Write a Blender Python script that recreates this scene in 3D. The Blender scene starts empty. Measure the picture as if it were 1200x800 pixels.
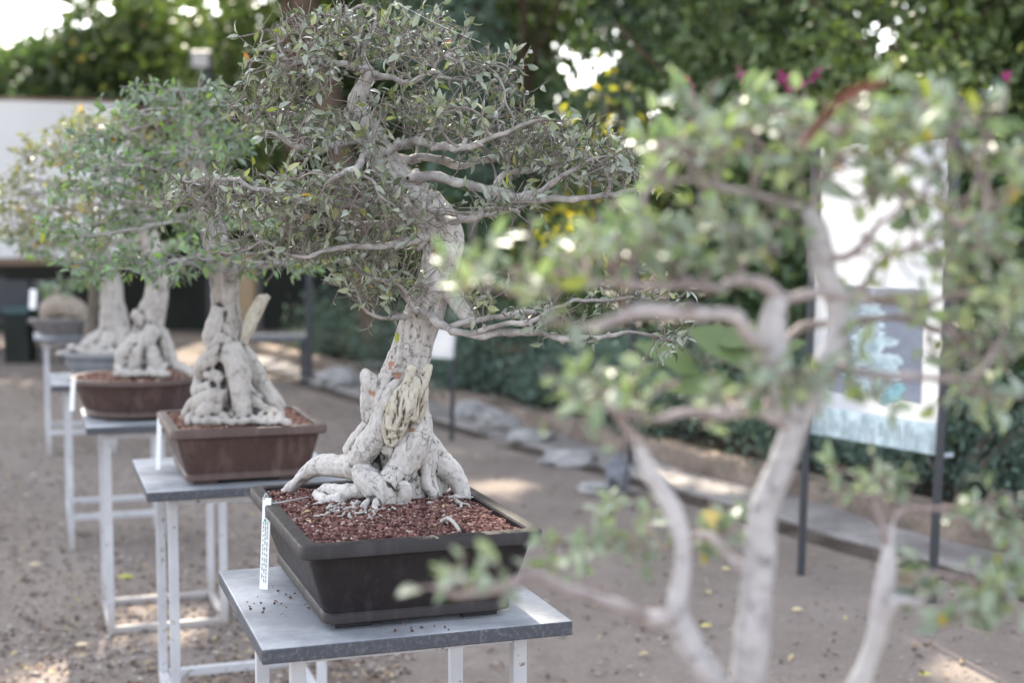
import bpy, bmesh, math, random
import numpy as np
from mathutils import Vector, Matrix, noise

SC = bpy.context.scene
COL = SC.collection
R = math.radians
rng = np.random.default_rng(7)
random.seed(7)

# ------------------------------------------------------------------ camera model
F = 1667.0
HC = 1.43
TILT = math.atan(132 / F)
CT, ST = math.cos(TILT), math.sin(TILT)

def ray(px, py):
    x, y = (px - 600) / F, -(py - 400) / F
    return Vector((x, CT + y * ST, -ST + y * CT))

def P(px, py, Y):
    d = ray(px, py)
    d = d * (Y / d.y)
    return Vector((d.x, d.y, HC + d.z))

def Gp(px, py, z=0.0):
    d = ray(px, py)
    d = d * ((z - HC) / d.z)
    return Vector((d.x, d.y, HC + d.z))

def project(co):
    """world points (N,3) -> photo pixels (N,2)"""
    co = np.asarray(co)
    dy = co[:, 1]; dz = co[:, 2] - HC
    fwd = dy * CT - dz * ST
    up = dy * ST + dz * CT
    return np.stack([600 + F * co[:, 0] / fwd, 400 - F * up / fwd], 1)

# ------------------------------------------------------------------ sun
SUN_EL, SUN_AZ = R(45), R(-12)
SUN = Vector((math.sin(SUN_AZ) * math.cos(SUN_EL), math.cos(SUN_AZ) * math.cos(SUN_EL), math.sin(SUN_EL)))

# ------------------------------------------------------------------ object helpers
def link_mesh(name, verts, faces, mat, parent=None, smooth=False, attrs=None):
    me = bpy.data.meshes.new(name)
    me.from_pydata([tuple(v) for v in verts] if not isinstance(verts, np.ndarray) else verts.tolist(),
                   [], faces.tolist() if isinstance(faces, np.ndarray) else faces)
    if attrs:
        for k, v in attrs.items():
            a = me.attributes.new(k, 'FLOAT', 'POINT')
            a.data.foreach_set('value', np.asarray(v, dtype=np.float32))
    if smooth:
        me.polygons.foreach_set('use_smooth', [True] * len(me.polygons))
    me.update()
    if mat: me.materials.append(mat)
    o = bpy.data.objects.new(name, me)
    COL.objects.link(o)
    if parent: put(o, parent)
    return o

def put(o, parent):
    o.parent = parent
    o.matrix_parent_inverse = Matrix.Translation(-parent.location)
    return o

def thing(name, label, cat, loc=(0, 0, 0), group=None):
    o = bpy.data.objects.new(name, None)
    o.empty_display_size = .1
    COL.objects.link(o)
    o.location = loc
    return tag(o, label, cat, group)

def tag(o, label=None, cat=None, group=None, kind=None):
    if label: o['label'] = label
    if cat: o['category'] = cat
    if group: o['group'] = group
    if kind: o['kind'] = kind
    return o

class MB:
    def __init__(s): s.v = []; s.f = []; s.a = []
    def add(s, v, f, a=None):
        n = len(s.v); s.v += [tuple(p) for p in v]; s.f += [tuple(i + n for i in q) for q in f]
        if a is not None: s.a += list(a)
    def box(s, c, u, v, w, hx, hy, hz):
        c = Vector(c); pts = []
        for sx, sy, sz in ((-1,-1,-1),(1,-1,-1),(1,1,-1),(-1,1,-1),(-1,-1,1),(1,-1,1),(1,1,1),(-1,1,1)):
            pts.append(c + u * (hx * sx) + v * (hy * sy) + w * (hz * sz))
        s.add(pts, [(0,3,2,1),(4,5,6,7),(0,1,5,4),(1,2,6,5),(2,3,7,6),(3,0,4,7)])
    def bar(s, a, b, hw, hd=None, side=Vector((1, 0, 0))):
        a, b = Vector(a), Vector(b); d = (b - a); L = d.length; d.normalize()
        u = side - d * side.dot(d)
        if u.length < 1e-4: u = Vector((0, 1, 0)) - d * d.y
        u.normalize(); v = d.cross(u)
        s.box((a + b) / 2, u, v, d, hw, hd or hw, L / 2)
    def build(s, name, mat, parent=None, bevel=0, smooth=False):
        o = link_mesh(name, s.v, s.f, mat, parent, smooth)
        if bevel:
            m = o.modifiers.new('b', 'BEVEL'); m.width = bevel; m.segments = 2; m.limit_method = 'ANGLE'
        return o

def rot(a): return Vector((math.cos(a), math.sin(a), 0)), Vector((-math.sin(a), math.cos(a), 0))
UP = Vector((0, 0, 1))

def catmull(pts, n):
    """pts array (k,d) -> dense samples, n per span"""
    p = np.asarray(pts, float)
    p = np.vstack([2 * p[0] - p[1], p, 2 * p[-1] - p[-2]])
    out = []
    for i in range(1, len(p) - 2):
        for t in np.linspace(0, 1, n, endpoint=False):
            a, b, c, d = p[i-1], p[i], p[i+1], p[i+2]
            out.append(.5 * (2*b + (c-a)*t + (2*a-5*b+4*c-d)*t*t + (3*b-a-3*c+d)*t**3))
    out.append(p[-2])
    return np.array(out)

def tube(pts, rad, k, cap=True):
    """one tube: returns verts, faces"""
    pts = np.asarray(pts, float); n = len(pts)
    tang = np.gradient(pts, axis=0)
    tang /= np.linalg.norm(tang, axis=1, keepdims=True) + 1e-12
    ref = np.array([0, 0, 1.]) if abs(tang[0][2]) < .9 else np.array([1., 0, 0])
    u = np.cross(tang[0], ref); u /= np.linalg.norm(u)
    ang = np.linspace(0, 2 * np.pi, k, endpoint=False)
    ca, sa = np.cos(ang)[:, None], np.sin(ang)[:, None]
    V = np.empty((n * k, 3))
    for i in range(n):
        t = tang[i]
        u = u - t * (u @ t); u /= np.linalg.norm(u) + 1e-12
        w = np.cross(t, u)
        V[i*k:(i+1)*k] = pts[i] + rad[i] * (ca * u + sa * w)
    Fs = []
    for i in range(n - 1):
        a, b = i * k, (i + 1) * k
        for j in range(k):
            j2 = (j + 1) % k
            Fs.append((a + j, a + j2, b + j2, b + j))
    if cap:
        Fs.append(tuple(range(k - 1, -1, -1)))
        Fs.append(tuple((n - 1) * k + j for j in range(k)))
    return V, Fs

# ------------------------------------------------------------------ material helpers
class NT:
    def __init__(s, name):
        s.m = bpy.data.materials.new(name); s.m.use_nodes = True
        s.t = s.m.node_tree; s.t.nodes.clear()
        s.out = s.n('ShaderNodeOutputMaterial')
    def n(s, typ, **kw):
        nd = s.t.nodes.new(typ)
        for k, v in kw.items():
            if k.startswith('i_'):
                nd.inputs[k[2:].replace('_', ' ')].default_value = v
            else: setattr(nd, k, v)
        return nd
    def l(s, a, b): s.t.links.new(a, b)
    def coord(s, which='Object'): return s.n('ShaderNodeTexCoord').outputs[which]
    def noise(s, vec, scale, detail=4, rough=.55, dist=0):
        nd = s.n('ShaderNodeTexNoise'); nd.inputs['Scale'].default_value = scale
        nd.inputs['Detail'].default_value = detail; nd.inputs['Roughness'].default_value = rough
        nd.inputs['Distortion'].default_value = dist
        s.l(vec, nd.inputs['Vector']); return nd
    def ramp(s, fac, stops, interp='LINEAR'):
        nd = s.n('ShaderNodeValToRGB'); cr = nd.color_ramp; cr.interpolation = interp
        while len(cr.elements) < len(stops): cr.elements.new(.5)
        for e, (p, c) in zip(cr.elements, stops):
            e.position = p; e.color = (c, c, c, 1) if isinstance(c, (int, float)) else (*c, 1)
        s.l(fac, nd.inputs['Fac']); return nd.outputs['Color']
    def mix(s, fac, a, b, mode='MIX'):
        nd = s.n('ShaderNodeMix', data_type='RGBA', blend_type=mode)
        for v, i in ((fac, 0), (a, 6), (b, 7)):
            if hasattr(v, 'node'): s.l(v, nd.inputs[i])
            else: nd.inputs[i].default_value = v if i == 0 else (*v, 1)
        return nd.outputs[2]
    def math(s, op, a, b=0.0):
        nd = s.n('ShaderNodeMath', operation=op)
        for v, i in ((a, 0), (b, 1)):
            if hasattr(v, 'node'): s.l(v, nd.inputs[i])
            else: nd.inputs[i].default_value = v
        return nd.outputs[0]
    def bump(s, h, strength=.5, dist=.002, nrm=None):
        nd = s.n('ShaderNodeBump'); nd.inputs['Strength'].default_value = strength
        nd.inputs['Distance'].default_value = dist; s.l(h, nd.inputs['Height'])
        if nrm: s.l(nrm, nd.inputs['Normal'])
        return nd.outputs['Normal']
    def bsdf(s, col, rough=.7, spec=.5, nrm=None):
        b = s.n('ShaderNodeBsdfPrincipled')
        if hasattr(col, 'node'): s.l(col, b.inputs['Base Color'])
        else: b.inputs['Base Color'].default_value = (*col, 1)
        if hasattr(rough, 'node'): s.l(rough, b.inputs['Roughness'])
        else: b.inputs['Roughness'].default_value = rough
        b.inputs['Specular IOR Level'].default_value = spec
        if nrm: s.l(nrm, b.inputs['Normal'])
        return b
    def done(s, sh):
        s.l(sh.outputs[0] if hasattr(sh, 'outputs') else sh, s.out.inputs['Surface']); return s.m

def attr(t, name): return t.n('ShaderNodeAttribute', attribute_name=name).outputs['Fac']

def mat_bark(name, pale, mid, dark, sc=1.0, crack=.8):
    t = NT(name); c = t.coord()
    warp = t.noise(c, 11 * sc, 5, .65)
    wv = t.n('ShaderNodeVectorMath', operation='SCALE'); t.l(warp.outputs['Color'], wv.inputs[0]); wv.inputs['Scale'].default_value = .11 / sc
    ad = t.n('ShaderNodeVectorMath', operation='ADD'); t.l(c, ad.inputs[0]); t.l(wv.outputs[0], ad.inputs[1])
    vo = t.n('ShaderNodeTexVoronoi', feature='DISTANCE_TO_EDGE'); vo.inputs['Scale'].default_value = 26 * sc; t.l(ad.outputs[0], vo.inputs['Vector'])
    line = t.ramp(vo.outputs['Distance'], [(0, 1), (.022, 0)])
    msk = t.ramp(t.noise(c, 17 * sc, 4, .6).outputs['Fac'], [(.40, 0), (.52, 1)])
    line = t.math('MULTIPLY', line, msk)
    n1 = t.noise(c, 7 * sc, 5).outputs['Fac']
    n2 = t.noise(c, 90 * sc, 5, .65).outputs['Fac']
    col = t.mix(t.ramp(n1, [(.35, 0), (.68, 1)]), pale, mid)
    col = t.mix(t.ramp(n2, [(.52, 0), (.70, .75)]), col, tuple(x * .5 for x in mid))
    nb = t.noise(c, 26 * sc, 6, .7).outputs['Fac']; col = t.mix(t.ramp(nb, [(.56, 0), (.70, .6)]), col, tuple(x * .6 for x in mid))
    col = t.mix(t.math('MULTIPLY', line, crack), col, dark)
    geo = t.n('ShaderNodeNewGeometry')
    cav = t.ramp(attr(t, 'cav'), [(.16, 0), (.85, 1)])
    col = t.mix(t.math('MULTIPLY', cav, .9), col, dark)  # crease shade painted into the bark colour
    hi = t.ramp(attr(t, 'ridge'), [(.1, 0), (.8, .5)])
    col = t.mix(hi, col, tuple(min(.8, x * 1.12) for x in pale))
    n3 = t.noise(c, 3.2 * sc, 3).outputs['Fac']
    col = t.mix(t.ramp(n3, [(.58, 0), (.72, .35)]), col, (.42, .39, .30))
    pl = attr(t, 'peel')
    col = t.mix(pl, col, t.mix(n2, (.36, .19, .125), (.27, .155, .115)))
    h = t.math('SUBTRACT', t.math('MULTIPLY', n2, .6), t.math('MULTIPLY', line, 1.0))
    h = t.math('ADD', h, t.math('MULTIPLY', t.noise(c, 32 * sc, 4).outputs['Fac'], .9))
    return t.done(t.bsdf(col, .85, .25, t.bump(h, .75, .003 / sc)))

def mat_branch(name, thick, thin, lo=.0012, hi=.006):
    t = NT(name); c = t.coord()
    r_ = attr(t, 'rad')
    mr = t.n('ShaderNodeMapRange'); t.l(r_, mr.inputs['Value']); mr.inputs['From Min'].default_value = lo; mr.inputs['From Max'].default_value = hi
    n1 = t.noise(c, 28, 4).outputs['Fac']; n2 = t.noise(c, 140, 4, .65).outputs['Fac']
    col = t.mix(mr.outputs[0], thin, thick)
    col = t.mix(t.ramp(n1, [(.38, .0), (.66, .75)]), col, tuple(x * .55 for x in thin))
    col = t.mix(t.ramp(n2, [(.55, 0), (.72, .6)]), col, tuple(x * .4 for x in thin))
    return t.done(t.bsdf(col, .8, .3, t.bump(t.math('ADD', n2, n1), .7, .002)))

def mat_leaf(name, stops, back=.35, trans=.3, rough=.45, spec=.5, back_col=(.30, .33, .28)):
    t = NT(name)
    r_ = attr(t, 'rnd')
    col = t.ramp(r_, stops)
    geo = t.n('ShaderNodeNewGeometry')
    n = t.noise(t.coord(), 160, 2).outputs['Fac']
    col = t.mix(t.ramp(n, [(.4, 0), (.7, .3)]), col, (.02, .03, .015))
    col = t.mix(t.math('MULTIPLY', geo.outputs['Backfacing'], back), col, back_col)
    b = t.bsdf(col, rough, spec)
    tr = t.n('ShaderNodeBsdfTranslucent')
    br = t.mix(1.0, col, (1.15, 1.35, .55), 'MULTIPLY'); t.l(br, tr.inputs['Color'])
    mx = t.n('ShaderNodeMixShader'); mx.inputs[0].default_value = trans
    t.l(b.outputs[0], mx.inputs[1]); t.l(tr.outputs[0], mx.inputs[2])
    return t.done(mx)

def mat_plain(name, col, rough=.6, spec=.5, var=.25, scale=12, bump=.2, bdist=.002, col2=None):
    t = NT(name); c = t.coord()
    n1 = t.noise(c, scale, 5).outputs['Fac']; n2 = t.noise(c, scale * 9, 4, .6).outputs['Fac']
    cc = t.mix(t.ramp(n1, [(.35, 0), (.7, 1)]), col, col2 or tuple(x * (1 - var) for x in col))
    cc = t.mix(t.ramp(n2, [(.5, 0), (.75, .5)]), cc, tuple(x * (1 - var * 1.4) for x in col))
    return t.done(t.bsdf(cc, rough, spec, t.bump(n2, bump, bdist)))

M = {}
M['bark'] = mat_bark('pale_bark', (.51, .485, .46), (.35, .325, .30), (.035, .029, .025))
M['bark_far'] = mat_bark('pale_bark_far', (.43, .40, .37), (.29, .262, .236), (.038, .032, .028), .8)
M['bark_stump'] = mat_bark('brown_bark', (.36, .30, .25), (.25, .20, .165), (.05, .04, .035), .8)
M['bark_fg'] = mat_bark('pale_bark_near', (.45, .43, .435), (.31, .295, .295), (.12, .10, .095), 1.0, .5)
M['branch'] = mat_branch('grey_branch', (.48, .455, .435), (.235, .205, .185))
M['branch_far'] = mat_branch('pale_grey_branch', (.50, .47, .45), (.34, .31, .295))
M['branch_fg'] = mat_branch('grey_branch_near', (.50, .465, .46), (.27, .21, .20), .0012, .008)
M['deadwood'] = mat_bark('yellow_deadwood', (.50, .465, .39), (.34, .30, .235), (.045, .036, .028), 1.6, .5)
M['leaf'] = mat_leaf('grey_green_leaf', [(0, (.085, .112, .075)), (.4, (.15, .178, .122)), (.70, (.25, .27, .195)), (.84, (.27, .33, .11)), (.945, (.34, .36, .06)), (.975, (.62, .46, .03)), (1, (.52, .17, .04))], .55, .28, .30, .8, (.36, .38, .34))
M['leaf2'] = mat_leaf('fresh_green_leaf', [(0, (.10, .14, .10)), (.34, (.18, .235, .15)), (.6, (.23, .37, .13)), (.9, (.33, .50, .11)), (.98, (.45, .42, .06)), (1, (.6, .22, .04))], .4, .3, .4, .6, (.22, .28, .24))
M['leaf3'] = mat_leaf('olive_leaf', [(0, (.12, .12, .08)), (.4, (.20, .185, .125)), (.7, (.27, .235, .155)), (.9, (.35, .30, .12)), (.97, (.55, .33, .06)), (1, (.6, .18, .03))], .4, .35, .45, .5)
M['leaf_fg'] = mat_leaf('near_leaf', [(0, (0.101, 0.155, 0.105)), (.35, (0.181, 0.244, 0.160)), (.65, (0.286, 0.353, 0.244)), (.86, (0.302, 0.395, 0.143)), (.95, (0.353, 0.353, 0.050)), (.98, (0.554, 0.319, 0.034)), (1, (0.420, 0.134, 0.042))], .5, .24, .42, .55, (0.286, 0.311, 0.277))
M['hedge'] = mat_leaf('blue_green_leaf', [(0, (0.074, 0.118, 0.098)), (.5, (0.157, 0.231, 0.192)), (1, (0.266, 0.354, 0.295))], .3, .15, .6, .3, (0.118, 0.167, 0.138))
M['shrub'] = mat_leaf('dark_green_leaf', [(0, (0.048, 0.084, 0.048)), (.5, (0.102, 0.162, 0.078)), (.9, (0.192, 0.264, 0.108)), (1, (0.300, 0.312, 0.060))], .3, .25, .5, .4, (0.120, 0.168, 0.108))
M['tree_dark'] = mat_leaf('shade_tree_leaf', [(0, (0.056, 0.087, 0.056)), (.5, (0.106, 0.156, 0.087)), (.92, (0.187, 0.237, 0.112)), (1, (0.437, 0.312, 0.075))], .3, .3, .5, .4, (0.125, 0.162, 0.100))
M['tree_green'] = mat_leaf('mid_tree_leaf', [(0, (0.074, 0.108, 0.047)), (.5, (0.142, 0.196, 0.081)), (.9, (0.243, 0.304, 0.115)), (1, (0.472, 0.446, 0.095))], .3, .24, .5, .4, (0.176, 0.230, 0.108))
M['warm_light_leaf'] = mat_leaf('warm_light_tree_leaf', [(0, (.30, .28, .05)), (.5, (.5, .42, .06)), (1, (.6, .30, .05))], .2, .6)  # warm sunlight on foliage, put into the leaf colour as yellow
M['pink'] = mat_leaf('magenta_bract', [(0, (.42, .04, .22)), (1, (.55, .10, .32))], .2, .35, .5, .3, (.6, .06, .3))
M['trunk'] = mat_plain('brown_trunk', (.16, .115, .085), .9, .2, .5, 6, .8, .02)
M['trunk_grey'] = mat_plain('grey_trunk', (.20, .17, .14), .9, .2, .5, 6, .8, .02)

# ------------------------------------------------------------------ tree growing
class Skel:
    def __init__(s): s.p = []; s.par = []; s.lid = []; s.rmin = []; s.grow = []
    def limb(s, pts, radii, lid, step, grow=True, jit=.0, skip=0, parent=None):
        """adds a limb polyline, attached to nearest existing node"""
        pts = np.asarray(pts, float)
        dense = catmull(np.hstack([pts, np.asarray(radii, float)[:, None]]), 14)
        seg = np.r_[0, np.cumsum(np.linalg.norm(np.diff(dense[:, :3], axis=0), axis=1))]
        n = max(2, int(seg[-1] / step) + 1)
        s_ = np.linspace(0, seg[-1], n)
        q = np.stack([np.interp(s_, seg, dense[:, i]) for i in range(4)], 1)
        if jit:
            q[1:, :3] += rng.normal(0, jit, (n - 1, 3))
        last = -1
        if s.p and parent is None:
            A = np.array(s.p); last = int(np.argmin(((A - q[0, :3]) ** 2).sum(1)))
        for i in range(n):
            if i == 0 and last >= 0: continue
            s.p.append(q[i, :3]); s.par.append(last); s.lid.append(lid); s.rmin.append(q[i, 3])
            s.grow.append(bool(grow) and i >= skip); last = len(s.p) - 1
    def colonize(s, att, pad, step, kill, infl, iters=90, jit=.25, up=.05, maxkids=3):
        att = np.asarray(att); alive = np.ones(len(att), bool)
        G = [i for i, g in enumerate(s.grow) if g]
        Pn = np.array(s.p)[G]
        near = np.zeros(len(att), int); dist = np.zeros(len(att))
        for i in range(0, len(att), 500):
            D = np.linalg.norm(att[i:i+500, None, :] - Pn[None], axis=2)
            k = D.argmin(1); near[i:i+500] = np.array(G)[k]; dist[i:i+500] = D[np.arange(len(k)), k]
        kids = {}
        for it in range(iters):
            act = np.where(alive & (dist < infl))[0]
            if len(act) == 0:
                if infl > 3: break
                infl *= 1.6; continue
            groups = {}
            for a in act: groups.setdefault(int(near[a]), []).append(a)
            new = []
            for nd, al in groups.items():
                if kids.get(nd, 0) >= maxkids: continue
                v = att[al] - s.p[nd]; L = np.linalg.norm(v, axis=1, keepdims=True) + 1e-9
                d = (v / L).sum(0); d /= np.linalg.norm(d) + 1e-9
                if kids.get(nd, 0) >= 1:
                    d = v[int(rng.integers(len(al)))]; d = d / (np.linalg.norm(d) + 1e-9)
                d = d + rng.normal(0, jit, 3) + np.array([0, 0, up]); d /= np.linalg.norm(d) + 1e-9
                q = s.p[nd] + d * step
                kids[nd] = kids.get(nd, 0) + 1
                s.p.append(q); s.par.append(nd)
                s.lid.append(s.lid[nd] if s.lid[nd] >= 0 else int(pad[al[0]])); s.rmin.append(0); s.grow.append(True)
                new.append(len(s.p) - 1)
            if not new:
                alive[act] = False; continue
            Q = np.array([s.p[i] for i in new]); ai = np.where(alive)[0]
            for i in range(0, len(ai), 800):
                sub = ai[i:i+800]
                D = np.linalg.norm(att[sub][:, None, :] - Q[None], axis=2)
                k = D.argmin(1); dm = D[np.arange(len(k)), k]
                b = dm < dist[sub]
                near[sub[b]] = np.array(new)[k[b]]; dist[sub[b]] = dm[b]
            alive &= dist > kill
            if not alive.any(): break
    def stubs(s, prob):
        # short pruned stubs on the limbs
        for i in range(len(s.p)):
            if s.rmin[i] > .002 and s.lid[i] >= 0 and s.par[i] >= 0 and rng.random() < prob:
                ax = np.array(s.p[i]) - s.p[s.par[i]]; v = np.cross(ax, rng.normal(0, 1, 3)); v /= np.linalg.norm(v) + 1e-9
                last = i; r_ = s.rmin[i]
                for k in range(2):
                    s.p.append(s.p[last] + v * (r_ * 1.15 if k == 0 else r_ * rng.uniform(.5, 1.4)) + ax * .2); s.par.append(last); s.lid.append(s.lid[i]); s.rmin.append(r_ * (.7 - .15 * k)); s.grow.append(False); last = len(s.p) - 1
    def twigs(s, length, prob, hmax=2):
        """short side shoots near the tips"""
        h = s.height(); n0 = len(s.p)
        for i in range(n0):
            if s.grow[i] and h[i] <= hmax and s.par[i] >= 0 and rng.random() < prob:
                d = np.array(s.p[i]) - s.p[s.par[i]]; d /= np.linalg.norm(d) + 1e-9
                last = i
                d = d * .5 + rng.normal(0, .75, 3) + np.array([0, 0, .2]); d /= np.linalg.norm(d)
                for k in range(2):
                    q = s.p[last] + d * length * rng.uniform(.35, .65)
                    d = d + rng.normal(0, .25, 3); d /= np.linalg.norm(d)
                    s.p.append(q); s.par.append(last); s.lid.append(s.lid[i]); s.rmin.append(0); s.grow.append(True)
                    last = len(s.p) - 1
    def height(s):
        h = np.zeros(len(s.p), int)
        for i in range(len(s.p) - 1, -1, -1):
            if s.par[i] >= 0: h[s.par[i]] = max(h[s.par[i]], h[i] + 1)
        return h
    def finish(s, rtip, pw):
        n = len(s.p); acc = np.zeros(n); r = np.zeros(n)
        for i in range(n - 1, -1, -1):
            r[i] = max(acc[i] ** (1 / pw) if acc[i] > 0 else rtip, rtip)
            if s.par[i] >= 0: acc[s.par[i]] += r[i] ** pw
            r[i] = max(r[i] * (1 if s.rmin[i] == 0 else .0), s.rmin[i]) if s.rmin[i] > 0 else r[i]
        s.r = r; s.P = np.array(s.p); s.h = s.height()
        kids = [[] for _ in range(n)]
        for i, p_ in enumerate(s.par):
            if p_ >= 0: kids[p_].append(i)
        s.kids = kids
    def mesh(s, lid, k_thick=8):
        """tube verts/faces of all chains carrying this limb id"""
        V, Fc, A = [], [], []; off = 0
        n = len(s.p); done = np.zeros(n, bool)
        for i in range(n):
            if done[i] or s.lid[i] != lid: continue
            chain = [i]; done[i] = True
            while True:
                c = [k for k in s.kids[chain[-1]] if s.lid[k] == lid and not done[k]]
                if not c: break
                b = max(c, key=lambda k: (s.r[k], s.h[k])); chain.append(b); done[b] = True
            pts = list(s.P[chain]); rr = list(s.r[chain])
            pa = s.par[i]
            if pa >= 0:
                pts = [s.P[pa]] + pts; rr = [min(s.r[pa], rr[0] * 1.25)] + rr
            if len(pts) < 2: continue
            pts = np.array(pts); rr = np.array(rr)
            if len(pts) > 3:
                sm = pts.copy(); sm[1:-1] = .5 * pts[1:-1] + .25 * (pts[:-2] + pts[2:]); pts = sm
            pts = np.vstack([pts, pts[-1] + (pts[-1] - pts[-2]) * .4]); rr = np.r_[rr, rr[-1] * .5]
            k = 10 if rr.max() > .004 else (6 if rr.max() > .002 else 4)
            if rr.max() > .0025:      # knobbly, pinched limbs
                nz = np.array([noise.noise(Vector(q * 55)) for q in pts]) * .30 + np.array([max(0, noise.noise(Vector(q * 21 + np.array([5., 1, 2])))) for q in pts]) * .5
                rr = rr * (1 + nz - .06)
            v, f = tube(pts, rr, k, False)
            v = v + rng.normal(0, 1, v.shape) * (np.repeat(rr, k) * .07)[:, None]
            V.append(v); Fc += [tuple(x + off for x in q) for q in f]; A.append(np.repeat(rr, k)); off += len(v)
        if not V: return None
        return np.vstack(V), Fc, np.concatenate(A)

def leaf_arrays(pos, d, nrm, L, wid, rnd, fold=.35, droop=.25, detail=True):
    pos, d, nrm = np.asarray(pos), np.asarray(d), np.asarray(nrm)
    d = d / (np.linalg.norm(d, axis=1, keepdims=True) + 1e-9)
    side = np.cross(d, nrm); side /= np.linalg.norm(side, axis=1, keepdims=True) + 1e-9
    nn = np.cross(side, d)
    L = np.asarray(L)[:, None]; W = L * np.asarray(wid)[:, None] if np.ndim(wid) else L * wid
    def pt(a, b, c): return pos + d * L * a + side * W * b + nn * L * c
    N = len(pos)
    if detail:
        f_ = fold * .5
        lst = [pt(0, 0, 0), pt(.36, 0, -.02), pt(.72, 0, -droop * .35), pt(1, 0, -droop),
               pt(.34, .5, f_ * .30), pt(.70, .38, f_ * .22 - droop * .3), pt(.34, -.5, f_ * .30), pt(.70, -.38, f_ * .22 - droop * .3)]
        fc = [(0, 6, 1), (0, 1, 4), (1, 6, 7, 2), (4, 1, 2, 5), (2, 7, 3), (5, 2, 3)]
    else:
        lst = [pt(0, 0, 0), pt(.45, .5, fold * .12), pt(1, 0, -droop), pt(.45, -.5, fold * .12)]
        fc = [(0, 3, 2, 1)]
    k = len(lst)
    V = np.stack(lst, 1).reshape(-1, 3)
    faces = []
    base = np.arange(N) * k
    for q in fc: faces += (base[:, None] + np.array(q)[None]).tolist()
    return V, faces, np.repeat(np.asarray(rnd), k)

def leaf_obj(name, mat, parent, *a, **k):
    V, fc, r_ = leaf_arrays(*a, **k)
    return link_mesh(name, V, fc, mat, parent, True, {'rnd': r_})

def unit(n): 
    v = rng.normal(0, 1, (n, 3)); return v / np.linalg.norm(v, axis=1, keepdims=True)

def skel_leaves(s, lid, per, hmax, L, wid, name, mat, parent, keep=None, droop=.25, upbias=.35, rnd_shift=0, detail=True):
    idx = [i for i in range(len(s.p)) if s.lid[i] == lid and s.h[i] <= hmax and s.par[i] >= 0 and s.grow[i]]
    pos, d = [], []
    for i in idx:
        m = rng.poisson(per * (1.4 if s.h[i] == 0 else .8))
        ax = s.P[i] - s.P[s.par[i]]; ax = ax / (np.linalg.norm(ax) + 1e-9)
        for _ in range(m):
            t = rng.random()
            pos.append(s.P[i] * (1 - t * .5) + s.P[s.par[i]] * t * .5)
            v = ax * .55 + rng.normal(0, .62, 3); d.append(v)
    if not pos: return None
    pos, d = np.array(pos), np.array(d)
    if keep is not None:
        kk = keep(pos); pos, d = pos[kk], d[kk]
    n = len(pos)
    if n == 0: return None
    nrm = unit(n) + np.array([0, -.25, upbias + .3])
    ln = L * rng.uniform(.45, 1.2, n)
    # tint follows the patch of crown a leaf is in, plus its own scatter
    base = np.array([noise.noise(Vector(p_ * 7)) for p_ in pos]) * .4 + .36 + rnd_shift
    rnd = np.clip(base + rng.normal(0, .22, n), 0, .9)
    sel = rng.random(n); rnd[sel > .955] = rng.uniform(.88, .96, (sel > .955).sum()); rnd[sel > .988] = rng.uniform(.95, 1, (sel > .988).sum())
    return leaf_obj(name, mat, parent, pos, d, nrm, ln, wid * rng.uniform(.75, 1.2, n), rnd, fold=.4, droop=droop, detail=detail)

def pads_points(pads, Y0):
    """pads: (px, py, dY, rx_px, ry_px, rY_m, count) -> attractors and pad index"""
    A, I = [], []
    for k, (px, py, dY, rx, ry, rd, n) in enumerate(pads):
        Y = Y0 + dY; c = np.array(P(px, py, Y)); m = Y / F
        u = unit(n) * (rng.random(n) ** (1 / 2.2))[:, None]
        A.append(c + u * np.array([rx * m, rd, ry * m])); I += [k] * n
    return np.vstack(A), np.array(I)

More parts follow.
